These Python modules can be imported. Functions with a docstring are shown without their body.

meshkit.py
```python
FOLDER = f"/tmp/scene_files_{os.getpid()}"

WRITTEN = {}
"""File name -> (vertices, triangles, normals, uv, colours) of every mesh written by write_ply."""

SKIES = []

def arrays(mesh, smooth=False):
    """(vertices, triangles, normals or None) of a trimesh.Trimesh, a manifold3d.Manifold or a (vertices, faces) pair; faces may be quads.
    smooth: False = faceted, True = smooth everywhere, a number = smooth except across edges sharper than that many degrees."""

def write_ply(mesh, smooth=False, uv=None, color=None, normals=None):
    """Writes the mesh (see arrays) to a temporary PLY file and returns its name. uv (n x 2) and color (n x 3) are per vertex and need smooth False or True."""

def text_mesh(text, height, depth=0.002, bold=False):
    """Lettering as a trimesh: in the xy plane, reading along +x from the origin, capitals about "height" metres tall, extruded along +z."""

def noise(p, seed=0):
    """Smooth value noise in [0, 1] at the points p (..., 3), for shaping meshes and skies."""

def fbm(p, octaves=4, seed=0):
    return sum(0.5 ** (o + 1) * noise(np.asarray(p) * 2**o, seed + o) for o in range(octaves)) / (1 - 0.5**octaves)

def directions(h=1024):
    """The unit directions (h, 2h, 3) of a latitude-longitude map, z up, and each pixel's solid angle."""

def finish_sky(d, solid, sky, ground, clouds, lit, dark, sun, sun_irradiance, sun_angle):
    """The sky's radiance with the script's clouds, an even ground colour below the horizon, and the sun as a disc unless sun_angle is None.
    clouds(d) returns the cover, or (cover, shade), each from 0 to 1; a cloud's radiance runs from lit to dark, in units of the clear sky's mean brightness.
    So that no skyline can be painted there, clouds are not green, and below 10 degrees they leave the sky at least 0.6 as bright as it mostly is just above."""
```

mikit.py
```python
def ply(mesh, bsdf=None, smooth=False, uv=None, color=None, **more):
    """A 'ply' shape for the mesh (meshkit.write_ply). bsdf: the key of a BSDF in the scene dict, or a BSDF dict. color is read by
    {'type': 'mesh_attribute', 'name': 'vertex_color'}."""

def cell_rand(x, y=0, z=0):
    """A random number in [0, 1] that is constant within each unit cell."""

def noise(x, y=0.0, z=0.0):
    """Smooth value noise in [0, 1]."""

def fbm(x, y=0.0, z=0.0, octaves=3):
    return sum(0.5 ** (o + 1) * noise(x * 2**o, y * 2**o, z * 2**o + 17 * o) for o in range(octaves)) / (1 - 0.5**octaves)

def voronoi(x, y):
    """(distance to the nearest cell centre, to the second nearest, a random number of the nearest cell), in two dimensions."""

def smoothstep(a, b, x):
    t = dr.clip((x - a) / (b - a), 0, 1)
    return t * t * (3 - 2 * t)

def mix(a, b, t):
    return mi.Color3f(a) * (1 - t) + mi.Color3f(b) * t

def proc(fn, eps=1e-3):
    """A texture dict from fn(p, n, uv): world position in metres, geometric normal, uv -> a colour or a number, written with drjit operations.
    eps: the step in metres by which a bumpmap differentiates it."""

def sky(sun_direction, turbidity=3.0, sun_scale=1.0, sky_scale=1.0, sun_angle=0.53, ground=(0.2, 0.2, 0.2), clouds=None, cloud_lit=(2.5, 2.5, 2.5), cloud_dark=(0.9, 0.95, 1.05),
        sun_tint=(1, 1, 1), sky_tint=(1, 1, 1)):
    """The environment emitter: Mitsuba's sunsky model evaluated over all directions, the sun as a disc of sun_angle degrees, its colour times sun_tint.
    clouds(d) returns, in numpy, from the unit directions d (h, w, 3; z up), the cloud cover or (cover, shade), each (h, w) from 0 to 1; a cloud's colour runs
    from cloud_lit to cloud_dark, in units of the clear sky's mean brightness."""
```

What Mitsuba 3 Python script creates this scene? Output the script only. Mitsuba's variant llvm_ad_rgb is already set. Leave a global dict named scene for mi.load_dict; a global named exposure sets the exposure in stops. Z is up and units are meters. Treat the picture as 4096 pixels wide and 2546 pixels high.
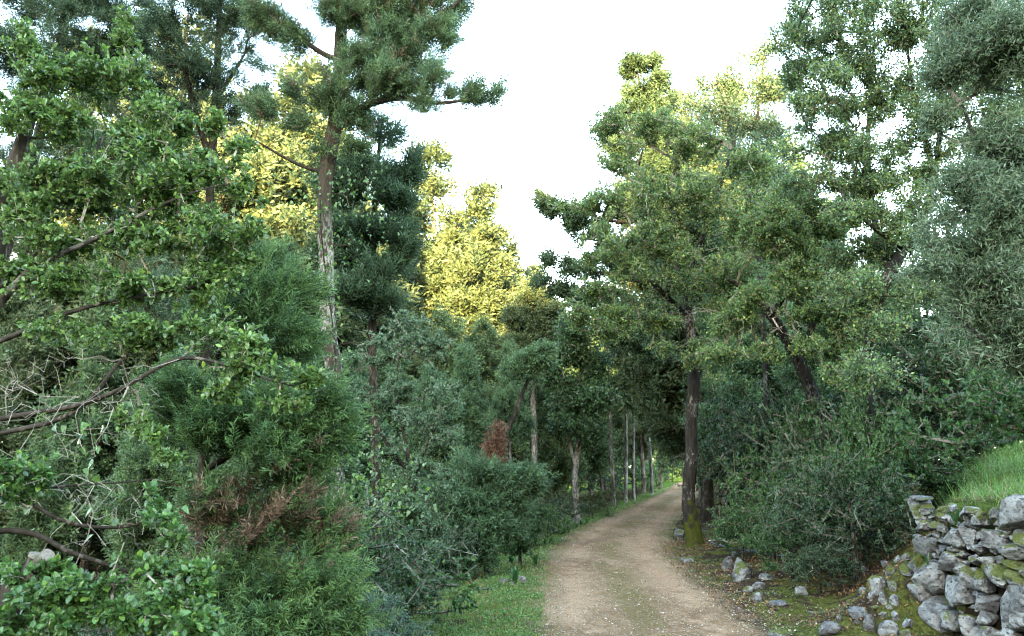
import math, zlib
import numpy as np
import trimesh
import drjit as dr
import mitsuba as mi
import mikit, meshkit
from mikit import proc, ply, noise, fbm, voronoi, cell_rand, smoothstep, mix
from scipy.interpolate import PchipInterpolator, CubicSpline
from scipy.spatial import cKDTree

T = mi.ScalarTransform4f
scene, labels = {}, {}

# ------------------------------------------------------------------ camera, sky, exposure
FPX, EYE, PITCH = 804.0, 1.7, math.radians(10.6)
CF = np.array([0, math.cos(PITCH), math.sin(PITCH)])
CU = np.array([0, -math.sin(PITCH), math.cos(PITCH)])
CX = np.array([1.0, 0, 0])
scene['camera'] = {'type': 'thinlens', 'fov': 2 * math.degrees(math.atan(512 / FPX)), 'fov_axis': 'x',
                   'aperture_radius': 0.004, 'focus_distance': 5.5, 'near_clip': 0.05, 'far_clip': 2000.0,
                   'to_world': T().look_at(origin=[0, 0, EYE], target=[0, float(CF[1]), EYE + float(CF[2])], up=[0, 0, 1])}
SUN_EL = math.radians(14.5)
SUNH = np.array([-0.22, -0.9755])
SUN = [float(SUNH[0] * math.cos(SUN_EL)), float(SUNH[1] * math.cos(SUN_EL)), math.sin(SUN_EL)]
scene['sky'] = mikit.sky(SUN, turbidity=3.0, sun_scale=0.62, sky_scale=1.0, sun_tint=(.93, 1.03, 1.0), sky_tint=(1.13, 1.0, .86))
exposure = 7.25


def P(px, py, Y):
    """the point at distance Y ahead that stands at that place of the view"""
    d = CF + (px - 512) / FPX * CX - (py - 318) / FPX * CU
    return np.array([0, 0, EYE]) + d * (Y / d[1])


def nrm(a):
    return a / (np.linalg.norm(a, axis=-1, keepdims=True) + 1e-12)


def rng_of(name):
    return np.random.default_rng(zlib.crc32(name.encode()))


def tag(key, label=None, cat=None, group=None, kind=None):
    d = labels.setdefault(key, {})
    if label: d['label'] = label
    if cat: d['category'] = cat
    if group: d['group'] = group
    if kind: d['kind'] = kind


USED = {}
def numbered(name):
    n = USED.get(name, 0)
    USED[name] = n + 1
    return name if n == 0 else f'{name}_{n:03d}'


# ------------------------------------------------------------------ ground shape
RY = np.array([-30, -10, 0, 8.14, 10.35, 14.9, 24, 32.5, 42.7, 62, 98, 140, 220])
RX = np.array([-.6, .2, .85, 1.40, 1.53, 1.78, 3.3, 5.5, 8.0, 12.8, 21.0, 33, 60])
road_x = PchipInterpolator(RY, RX)
road_dx = road_x.derivative()
WA, WB = np.array([4.15, 8.7]), np.array([4.85, 6.2])          # the wall's two ends, seen ends first
WDIR = (WB - WA) / np.linalg.norm(WB - WA)
WN = np.array([WDIR[1], -WDIR[0]])                              # towards the road
if WN[0] > 0: WN = -WN


def road_e(x, y):
    yc = np.clip(y, -29, 215)
    return (x - road_x(yc)) / np.sqrt(1 + road_dx(yc) ** 2)


def sstep(a, b, x):
    t = np.clip((x - a) / (b - a), 0, 1)
    return t * t * (3 - 2 * t)


def height(x, y):
    x, y = np.asarray(x, float), np.asarray(y, float)
    e = road_e(x, y)
    far = sstep(30, 90, y)
    l = np.maximum(-e - 2.7, 0)
    h = -0.24 * np.maximum(l - 0.3, 0) * (1 - 0.75 * far)
    h = np.maximum(h, -7 + 0.02 * h)
    h = h - 0.10 * sstep(1.3, 2.2, -e)
    r = np.maximum(e - 1.35, 0)
    h = h + (0.03 + .10 * sstep(9, 13, y)) * np.minimum(r, 4) + 0.16 * np.clip(r - 4, 0, 26) * (1 - 0.5 * far)
    # terrace held by the wall, and the bank that ends it
    s = (x - WA[0]) * WDIR[0] + (y - WA[1]) * WDIR[1]
    d = -((x - WA[0]) * WN[0] + (y - WA[1]) * WN[1])            # behind the wall face
    step = sstep(0.16, 0.42, d) * sstep(-.35, .25, s)
    bank = sstep(-1.5, 1.3, x - (WA[0] + 0.62 * (y - WA[1]))) * sstep(WA[1] - .35, WA[1] + .45, y) * sstep(22, 14, y)
    terr = 1.36 + 0.13 * np.clip(d - .4, 0, 6)
    w = np.maximum(step, bank)
    h = h * (1 - w) + np.maximum(terr, h) * w
    p = np.stack([x, y, 0 * x], -1)
    off = sstep(1.2, 1.7, np.abs(e))
    h = h + off * (0.16 * (meshkit.noise(p * 0.7, 3) - .5) + 0.06 * (meshkit.noise(p * 2.3, 4) - .5) + 0.02 * (meshkit.noise(p * 9, 5) - .5))
    h = h + (1 - off) * (0.025 * (meshkit.noise(p * 1.1, 6) - .5) + 0.014 * (meshkit.noise(p * 5, 7) - .5))
    h = h - 0.02 * (1 - off) * np.exp(-((np.abs(e) - .72) / .25) ** 2)
    # wooded ridge behind the viewer that keeps the low sun off the track
    q = -(x * -SUNH[0] + y * -SUNH[1])
    v = -x * SUNH[1] + y * SUNH[0]
    ridge = 44.4 * np.exp(-np.maximum(110 - q, 0) ** 2 / (2 * 30 ** 2)) * np.exp(-np.maximum(np.abs(v) - 90, 0) ** 2 / (2 * 40 ** 2)) * sstep(12, 40, q)
    return h * (1 - sstep(14, 34, q)) + ridge * (1 + 0.08 * (meshkit.fbm(p * 0.06, 3, 11) - .5))


def G(px, py):
    """where the view through that place meets the ground"""
    d = CF + (px - 512) / FPX * CX - (py - 318) / FPX * CU
    t = np.linspace(2, 130, 6000)
    q = np.array([0, 0, EYE]) + t[:, None] * d
    below = q[:, 2] < height(q[:, 0], q[:, 1])
    return q[int(np.argmax(below))] if below.any() else q[-1]


def on_ground(x, y):
    return np.array([x, y, float(height(x, y))])


# ------------------------------------------------------------------ materials
def bs(name, d):
    scene[name] = d
    return name


VC = {'type': 'mesh_attribute', 'name': 'vertex_color'}


def leaf_bsdf(name, rough, spec, through):
    bs(name, {'type': 'blendbsdf', 'weight': through, 'face': {'type': 'twosided', 'b': {'type': 'principled', 'base_color': VC, 'roughness': rough, 'specular': spec}},
              'thin': {'type': 'principledthin', 'base_color': VC, 'roughness': .6, 'diff_trans': 2.0}})


leaf_bsdf('leaf_glossy', .36, .5, .40)
leaf_bsdf('leaf_soft', .45, .42, .42)
leaf_bsdf('needle', .55, .3, .35)
bs('twig_wood', {'type': 'twosided', 'b': {'type': 'diffuse', 'reflectance': VC}})


def bark(dark, pale, moss, pale_amount, moss_top, zone=None):
    def f(p, n, uv):
        a = noise(p.x * 26, p.y * 26, p.z * 4.5)
        b = noise(p.x * 60, p.y * 60, p.z * 16)
        c = fbm(p.x * 6, p.y * 6, p.z * 2.6)
        g = smoothstep(0.62 - pale_amount, 0.75 - pale_amount, 0.6 * c + 0.4 * b)
        g = g * zone(p.z) if zone else g
        col = mix(mi.Color3f(dark), mi.Color3f(pale), g) * (0.55 + 0.9 * a * (0.5 + 0.5 * b))
        m = smoothstep(0.25, 0.5, noise(p.x * 9, p.y * 9, p.z * 6) - dr.clip((p.z - moss_top) * 0.8, -0.3, 1.2))
        return mix(col, mi.Color3f(moss) * (0.6 + 0.8 * b), m)
    return f


def bark_bump(p, n, uv):
    return noise(p.x * 26, p.y * 26, p.z * 4.5) * 0.7 + noise(p.x * 60, p.y * 60, p.z * 16) * 0.3


BB = proc(bark_bump, 2e-3)
for nm, args in dict(bark_cypress=((.05, .036, .026), (.17, .15, .125), (.06, .06, .02), .16, -3.0),
                     bark_peeled=((.050, .040, .031), (.22, .20, .175), (.04, .04, .015), .2, -3.0, lambda z: smoothstep(5.7, 4.6, z)),
                     bark_pale=((.10, .085, .07), (.26, .24, .21), (.05, .05, .02), .15, -3.0),
                     bark_holm=((.050, .042, .034), (.125, .11, .09), (.05, .05, .02), .1, -3.0),
                     bark_oak=((.024, .021, .018), (.100, .092, .080), (.034, .038, .009), .06, 0.55),
                     bark_brown=((.028, .023, .018), (.072, .061, .048), (.05, .05, .015), .08, -3.0)).items():
    bs(nm, {'type': 'bumpmap', 'arbitrary': BB, 'scale': 0.022, 'bsdf': {'type': 'diffuse', 'reflectance': proc(bark(*args))}})


def road_xd(y):
    """the road's centre line for shading, straight pieces between the survey points"""
    x = mi.Float(float(RX[0]))
    for i in range(len(RY) - 1):
        t = dr.clip((y - float(RY[i])) / float(RY[i + 1] - RY[i]), 0, 1)
        x = x + t * float(RX[i + 1] - RX[i])
    return x


def road_col(p, n, uv):
    e = uv.x
    f1 = fbm(p.x * 1.6, p.y * 0.7, 0.0)
    f2 = fbm(p.x * 7, p.y * 5, 3.0)
    g = noise(p.x * 70, p.y * 55, 1.0)
    col = mix(mi.Color3f(.118, .073, .042), mi.Color3f(.185, .122, .075), smoothstep(.3, .75, f1 * .6 + f2 * .4))
    pale = smoothstep(.62, .78, noise(p.x * 38, p.y * 30, 5.0)) * .35
    col = mix(col, mi.Color3f(.25, .20, .15), pale) * (0.78 + .42 * g)
    # mossy crown between the wheel tracks and along the edges
    d0 = dr.abs(e)
    rut = dr.exp(-dr.square((d0 - .68 - .12 * (f1 - .5)) / .22))
    col = mix(col, mi.Color3f(.215, .138, .086) * (.75 + .5 * g), rut * .85 * smoothstep(.3, .6, f2 * .5 + f1 * .5))
    mid = dr.exp(-dr.square((d0 - 0.05) / 0.30)) * smoothstep(.38, .62, fbm(p.x * 2.5, p.y * .8, 9.0)) * .55
    edge = smoothstep(.85, 1.25, d0 + .35 * (f2 - .5)) * smoothstep(.35, .6, fbm(p.x * 2, p.y * 1.1, 14.0)) * .75
    col = mix(col, mi.Color3f(.075, .060, .024) * (0.7 + .6 * g), dr.maximum(mid, edge))
    out = smoothstep(1.12, 1.38, d0 + .5 * (f2 - .5))
    col = mix(col, mix(mi.Color3f(.05, .038, .025), mi.Color3f(.045, .065, .018), smoothstep(.4, .6, fbm(p.x * 3, p.y * 3, 21.))) * (.6 + .8 * g), out * .8)
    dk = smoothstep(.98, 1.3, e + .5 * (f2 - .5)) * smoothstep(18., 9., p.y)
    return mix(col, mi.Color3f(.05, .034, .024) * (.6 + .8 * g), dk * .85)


def road_bmp(p, n, uv):
    return noise(p.x * 60, p.y * 60, 1.0) * .6 + noise(p.x * 22, p.y * 22, 4.0) * .9


bs('road_dirt', {'type': 'bumpmap', 'arbitrary': proc(road_bmp, 4e-3), 'scale': 0.010, 'bsdf': {'type': 'diffuse', 'reflectance': proc(road_col)}})


def ground_col(p, n, uv):
    e = p.x - road_xd(p.y)
    f1 = fbm(p.x * 1.3, p.y * 1.3, 0.0)
    f2 = fbm(p.x * 6, p.y * 6, 2.0)
    g = noise(p.x * 45, p.y * 45, 1.0)
    soil = mix(mi.Color3f(.017, .013, .009), mi.Color3f(.042, .029, .02), f2) * (.6 + .8 * g)
    grass = mix(mi.Color3f(.03, .055, .012), mi.Color3f(.06, .09, .02), f2) * (.6 + .8 * g)
    moss = mi.Color3f(.05, .055, .012) * (.5 + g)
    verge = smoothstep(3.4, 2.2, -e) * smoothstep(.25, .5, f1 + .25 * f2) * smoothstep(0., .6, -e)
    right = smoothstep(.50, .62, f1 * .5 + f2 * .5) * smoothstep(0., .6, e)
    terr = smoothstep(1.15, 1.3, p.z) * smoothstep(2., 3., e)
    far = smoothstep(70., 90., p.y)
    col = mix(soil, grass, verge)
    col = mix(col, moss, right * .8)
    return mix(col, grass, dr.maximum(terr * .7, far))


bs('ground_soil', {'type': 'bumpmap', 'arbitrary': proc(road_bmp, 4e-3), 'scale': 0.02, 'bsdf': {'type': 'diffuse', 'reflectance': proc(ground_col)}})


def stone_col(p, n, uv):
    a = fbm(p.x * 7, p.y * 7, p.z * 7)
    b = fbm(p.x * 28, p.y * 28, p.z * 28)
    c = noise(p.x * 95, p.y * 95, p.z * 95)
    col = mix(mi.Color3f(.08, .078, .078), mi.Color3f(.195, .19, .182), smoothstep(.3, .68, a * .55 + b * .45)) * (.62 + .75 * noise(p.x * 3.1, p.y * 3.1, p.z * 4.3))
    lich = smoothstep(.56, .66, fbm(p.x * 13 + 40, p.y * 13, p.z * 13))
    col = mix(col, mi.Color3f(.055, .052, .05), lich * .75)
    pit = smoothstep(.70, .80, noise(p.x * 42, p.y * 42, p.z * 42 + 9))
    col = mix(col, mi.Color3f(.03, .027, .025), pit * .75) * (.8 + .4 * c)
    up = dr.clip(n.z, 0, 1)
    m = smoothstep(.66, .76, fbm(p.x * 4 + 11, p.y * 4, p.z * 4) + .22 * up)
    return mix(col, mi.Color3f(.055, .062, .010) * (.5 + c), m * .85)


def stone_bmp(p, n, uv):
    a = fbm(p.x * 9, p.y * 9, p.z * 9)
    return a * 1.2 + .6 * noise(p.x * 30, p.y * 30, p.z * 30) + .25 * noise(p.x * 80, p.y * 80, p.z * 80)


bs('limestone', {'type': 'bumpmap', 'arbitrary': proc(stone_bmp, 2e-3), 'scale': 0.03, 'bsdf': {'type': 'diffuse', 'reflectance': proc(stone_col)}})
bs('pebble_stone', {'type': 'diffuse', 'reflectance': VC})
bs('pink_paint', {'type': 'diffuse', 'reflectance': {'type': 'rgb', 'value': [.42, .10, .22]}})
bs('sawn_wood', {'type': 'diffuse', 'reflectance': proc(lambda p, n, uv: mi.Color3f(.16, .135, .11) * (.6 + .6 * noise(p.x * 160, p.y * 160, p.z * 160)))})
bs('hose_plastic', {'type': 'roughplastic', 'diffuse_reflectance': {'type': 'rgb', 'value': [.03, .04, .06]}, 'alpha': .25})
bs('cone_wood', {'type': 'diffuse', 'reflectance': {'type': 'rgb', 'value': [.20, .12, .065]}})


# ------------------------------------------------------------------ mesh helpers
def put(key, vf, bsdf, color=None, smooth=False, uv=None):
    v, f = vf
    scene[key] = ply(trimesh.Trimesh(v, f, process=False), bsdf, smooth=smooth, color=color, uv=uv)
    return key


def stem_mesh(pts, rad, sides=12, rough=0.12, seed=0, flare=0.0, step=None, cap=True):
    """a tapered limb through the points, its section uneven"""
    pts, rad = np.asarray(pts, float), np.asarray(rad, float)
    u = np.concatenate([[0], np.cumsum(np.linalg.norm(np.diff(pts, axis=0), axis=1))])
    L = u[-1]
    n = max(6, int(L / (step or max(0.05, rad.mean() * 0.9))))
    s = np.linspace(0, L, n)
    c = CubicSpline(u, pts)(s) if len(pts) > 2 else pts[0] + (pts[1] - pts[0]) * (s / L)[:, None]
    r = np.interp(s, u, rad) * (1 + flare * np.exp(-s / (rad[0] * 2.2)))
    t = nrm(np.gradient(c, axis=0))
    a = nrm(np.cross(t, np.where(np.abs(t[:, 2:]) < .9, [0, 0, 1.0], [1.0, 0, 0])))
    for i in range(1, n):
        a[i] = nrm(a[i - 1] - t[i] * (a[i - 1] @ t[i]))
    b = np.cross(t, a)
    th = np.arange(sides) * 2 * np.pi / sides
    ring = np.cos(th)[None, :, None] * a[:, None] + np.sin(th)[None, :, None] * b[:, None]
    v = c[:, None] + ring * r[:, None, None]
    k = 1.2 / max(rad[0], .03)
    rr = 1 + rough * 2 * (meshkit.fbm(v * [k, k, k * .35], 2, seed) - .5) + flare * .35 * np.exp(-s / (rad[0] * 2.5))[:, None] * np.cos(3 * th + seed)[None]
    v = (c[:, None] + ring * (r[:, None] * rr)[..., None]).reshape(-1, 3)
    i, j = np.meshgrid(np.arange(n - 1), np.arange(sides), indexing='ij')
    q = np.stack([i * sides + j, i * sides + (j + 1) % sides, (i + 1) * sides + (j + 1) % sides, (i + 1) * sides + j], -1).reshape(-1, 4)
    f = np.vstack([q[:, [0, 1, 2]], q[:, [0, 2, 3]]])
    if cap:
        v = np.vstack([v, c[-1:]])
        e = (n - 1) * sides + np.arange(sides)
        f = np.vstack([f, np.stack([e, np.roll(e, -1), np.full(sides, len(v) - 1)], 1)])
    return v, f


def segs_mesh(p0, p1, r0, r1, sides=3):
    t = nrm(p1 - p0)
    a = nrm(np.cross(t, np.where(np.abs(t[:, 2:]) < .9, [0, 0, 1.0], [1.0, 0, 0])))
    b = np.cross(t, a)
    th = np.arange(sides) * 2 * np.pi / sides
    ring = np.cos(th)[None, :, None] * a[:, None] + np.sin(th)[None, :, None] * b[:, None]
    v = np.concatenate([p0[:, None] + ring * r0[:, None, None], p1[:, None] + ring * r1[:, None, None]], 1).reshape(-1, 3)
    j = np.arange(sides)
    q = np.stack([j, (j + 1) % sides, sides + (j + 1) % sides, sides + j], 1)
    f1 = np.vstack([q[:, [0, 1, 2]], q[:, [0, 2, 3]]])
    f = (f1[None] + (np.arange(len(p0)) * 2 * sides)[:, None, None]).reshape(-1, 3)
    return v, f


def scatter(tv, tf, pos, d, nn, size):
    """copies of a template (x along, y across, z its face) joined into one mesh"""
    b = nrm(np.cross(nn, d))
    n2 = np.cross(d, b)
    sz = np.asarray(size)
    sz = sz[:, None] if sz.ndim == 1 else sz
    if sz.shape[1] == 1: sz = np.repeat(sz, 3, 1)
    l = tv[None] * sz[:, None]
    v = pos[:, None] + l[..., :1] * d[:, None] + l[..., 1:2] * b[:, None] + l[..., 2:] * n2[:, None]
    f = tf[None] + (np.arange(len(pos)) * len(tv))[:, None, None]
    return v.reshape(-1, 3), f.reshape(-1, 3)


def tmpl_leaf(outline, fold=.18, droop=.12):
    """outline: (x, half width) pairs; folded along the midrib"""
    o = np.array(outline)
    x, w = o[:, 0], o[:, 1]
    z0 = -droop * x ** 2
    mid = np.stack([x, 0 * x, z0], 1)
    lft = np.stack([x, w, z0 + fold * w], 1)[1:-1]
    rgt = np.stack([x, -w, z0 + fold * w], 1)[1:-1]
    n, m = len(o), len(o) - 2
    v = np.vstack([mid, lft, rgt])
    f = []
    for base, flip in ((n, False), (n + m, True)):
        t = [(0, 1, base)] + [q for k in range(m - 1) for q in ((k + 1, k + 2, base + k), (k + 2, base + k + 1, base + k))] + [(m, m + 1, base + m - 1)]
        f += [(a, c, b) if flip else (a, b, c) for a, b, c in t]
    return v, np.array(f)


LEAF_OVAL = tmpl_leaf([(0, 0), (.32, .25), (.74, .23), (1, 0)])
LEAF_TOOTH = tmpl_leaf([(0, 0), (.13, .02), (.26, .20), (.36, .22), (.5, .29), (.58, .26), (.72, .26), (.79, .19), (.9, .13), (1, 0)], fold=.25, droop=.1)
LEAF_LANCE = tmpl_leaf([(0, 0), (.4, .11), (1, 0)], fold=.1, droop=.15)
LEAF_HEART = tmpl_leaf([(0, 0), (.05, .32), (.4, .30), (1, 0)], fold=.15, droop=.2)
LEAF_RHOMB = (np.array([[0, 0, 0], [.45, .27, .05], [1, 0, -.08], [.45, -.27, .05]]), np.array([[0, 3, 2], [0, 2, 1]]))


def tmpl_plume(n, length, width, spread, seed, flat=1.0, stem=.004):
    """a conifer's spray: an axis along x with n thin twiglets sweeping forward from it"""
    r = np.random.default_rng(seed)
    v, f = [], []
    for k in range(n):
        x = (k + r.random()) / n
        ph = k * 2.4 + r.random()
        reach = spread * (1 - .62 * x) * r.uniform(.7, 1.15)
        out = np.array([.75, math.cos(ph), math.sin(ph) * flat])
        out /= np.linalg.norm(out)
        b = np.array([x * .8, 0, .02 * math.sin(9 * x)])
        tip = b + out * reach + np.array([.10 * reach, 0, .05 * r.normal()])
        side = np.cross(out, r.normal(size=3))
        side /= np.linalg.norm(side)
        m = b + (tip - b) * .45
        i = len(v)
        v += [b, m + side * width, tip, m - side * width]
        f += [(i, i + 1, i + 2), (i, i + 2, i + 3)]
    return np.array(v) * length, np.array(f)


PLUME_NEAR = [tmpl_plume(33, 1.0, .0135, .30, s, flat=.35) for s in (1, 2, 3)]
PLUME_MID = [tmpl_plume(21, 1.0, .019, .42, s) for s in (4, 5, 6)]
PLUME_FAR = [tmpl_plume(11, 1.0, .045, .46, s) for s in (7, 8, 9)]


# ------------------------------------------------------------------ how branches grow
def grow(roots, parents, attract, alpha=.25, wiggle=.12, rng=None, piece=.35):
    """every target point is joined to the nearest wood, near ones first; returns nodes, parents, which nodes are tips"""
    cap = len(roots) + len(attract) * 6
    X, par, pl = np.zeros((cap, 3)), np.full(cap, -1), np.zeros(cap)
    n = len(roots)
    X[:n], par[:n] = roots, parents
    for i in range(n):
        if par[i] >= 0: pl[i] = pl[par[i]] + .35 * np.linalg.norm(X[i] - X[par[i]])
    order = np.argsort(cKDTree(roots).query(attract)[0])
    tips = []
    for p in attract[order]:
        dd = X[:n] - p
        cost = np.sqrt(np.einsum('ij,ij->i', dd, dd)) + alpha * pl[:n]
        j = int(np.argmin(cost))
        L = np.linalg.norm(p - X[j])
        k = max(1, min(5, int(round(L / piece))))
        if n + k > cap: break
        a = X[j].copy()
        side = rng.normal(size=3) * wiggle * L
        last = j
        for q in range(1, k + 1):
            t = q / k
            X[n] = a + (p - a) * t + side * (4 * t * (1 - t)) * .5 + rng.normal(size=3) * wiggle * .25 * L / k * (t < 1)
            par[n], pl[n] = last, pl[last] + np.linalg.norm(X[n] - X[last])
            last = n
            n += 1
        tips.append(last)
    return X[:n], par[:n], np.array(tips)


def radii(X, par, nroot, tip_r, power=2.4, live=None):
    w = np.full(len(X), (.4 * tip_r) ** power)
    if live is not None: w[live] = tip_r ** power
    for i in range(len(X) - 1, nroot - 1, -1):
        w[par[i]] += w[i] * .85
    return w ** (1 / power)


def fill(clumps, n, rng, shell=2.0, flat=.8, even=.10):
    """n points in the clumps (centre, radii), denser towards their outsides"""
    c = np.array([k[0] for k in clumps])
    r = np.array([k[1] for k in clumps])
    w = np.array([k[2] if len(k) > 2 else 1.0 for k in clumps])
    j = np.repeat(np.arange(len(c)), 6)                              # each clump breaks up into smaller uneven tufts
    c = c[j] + nrm(rng.normal(size=(len(j), 3))) * (rng.random(len(j)) ** .4 * .72)[:, None] * r[j]
    r = r[j] * rng.uniform(.42, .85, (len(j), 1)) * np.array([1, 1, flat])
    w = w[j] * np.prod(r, axis=1) ** (2.0 / 3) * rng.uniform(.35, 1.65, len(j))
    m = int(n * 2.1)
    i = rng.choice(len(c), m, p=w / w.sum())
    d = nrm(rng.normal(size=(m, 3)))
    rad = rng.random(m) ** (1 / (shell + 1.3)) * np.where(rng.random(m) < .12, 1.5, 1.0)
    q = c[i] + d * rad[:, None] * r[i]
    gap = meshkit.fbm(q * (1.05 / np.median(r)), 3, 5) + even * rng.random(m)   # gaps open where no twig grew
    return q[np.argsort(-gap)[:n]]


def C(px, py, Y, r, ry=None, depth=None, w=1.0):
    """a clump of foliage: where, how wide and high (in picture units at that distance), how deep in metres"""
    s = Y / FPX
    return (P(px, py, Y), np.array([r * s, depth or r * s, (ry or r) * s]), w)


def jit(cols, n, rng, var=.22):
    c = np.array(cols, float)
    base = c[rng.integers(len(c), size=n)]
    return np.clip(base * np.exp(rng.normal(size=(n, 1)) * var), 0, .9)


def broad_leaves(X, par, tips, kind, size, per, cols, rng, up=.7, reach=1.0, tipcols=None, tipshare=.0, back=1, aspect=None, scat=.008):
    """leaves along the last pieces of the twigs"""
    tv, tf = kind
    nodes = tips
    allp, alld = [], []
    for b in range(back):
        p0, p1 = X[par[nodes]], X[nodes]
        allp.append((p0, p1)); nodes = par[nodes]
        nodes = nodes[par[nodes] >= 0]
    p0 = np.vstack([a for a, _ in allp]); p1 = np.vstack([b for _, b in allp])
    k = np.repeat(np.arange(len(p0)), per)
    t = rng.random(len(k)) ** .7
    seg = p1 - p0
    sl = np.linalg.norm(seg, axis=1)
    sd = seg / (sl[:, None] + 1e-9)
    use = np.minimum(sl, .28 * reach)
    pos = p1[k] - sd[k] * ((1 - t) * use[k])[:, None] + rng.normal(size=(len(k), 3)) * scat
    d = nrm(sd[k] * .55 + nrm(rng.normal(size=(len(k), 3))) * .85 + [0, 0, .12])
    nn = nrm(nrm(rng.normal(size=(len(k), 3))) * (1 - up) + np.array([0, 0, up]))
    s = rng.uniform(size[0], size[1], len(k))
    col = jit(cols, len(k), rng)
    if tipcols is not None:
        m = (t > .75) & (rng.random(len(k)) < tipshare * 2.5)
        col[m] = jit(tipcols, int(m.sum()), rng)
    sz = np.stack([s, s * (aspect or 1), s], 1)
    v, f = scatter(tv, tf, pos, d, nn, sz)
    return (v, f), np.repeat(col, len(tv), 0), (pos, d, nn, s, col)


def plumes(X, par, tips, kinds, size, per, cols, rng, centre=None, up=.35, out=.5, spread=.6, jitter=.5, dead=None, deadcols=None, shade=None):
    p0, p1 = X[par[tips]], X[tips]
    k = np.repeat(np.arange(len(tips)), per)
    sd = nrm(p1 - p0)
    s = rng.uniform(size[0], size[1], len(k))
    pos = p1[k] + (p0 - p1)[k] * (rng.random(len(k)) * .8)[:, None] + rng.normal(size=(len(k), 3)) * (jitter * s * .3)[:, None]
    o = np.zeros((len(k), 3))
    if centre is not None:
        o = pos - centre(pos); o[:, 2] *= .2
        o = nrm(o)
    d = nrm(sd[k] * .5 + o * out + np.array([0, 0, up]) + nrm(rng.normal(size=(len(k), 3))) * spread)
    nn = nrm(rng.normal(size=(len(k), 3)) * .6 + [0, 0, 1.0])
    col = jit(cols, len(k), rng, .18)
    if dead is not None:
        m = dead(pos) > rng.random(len(k))
        col[m] = jit(deadcols, int(m.sum()), rng, .2)
    vs, fs, cs, at = [], [], [], 0
    which = rng.integers(len(kinds), size=len(k))
    for q, (tv, tf) in enumerate(kinds):
        m = which == q
        v, f = scatter(tv, tf, pos[m], d[m], nn[m], s[m])
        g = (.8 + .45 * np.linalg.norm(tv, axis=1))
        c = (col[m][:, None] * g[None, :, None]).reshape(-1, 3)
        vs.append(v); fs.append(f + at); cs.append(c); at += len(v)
    return (np.vstack(vs), np.vstack(fs)), np.clip(np.vstack(cs), 0, .9)


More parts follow.
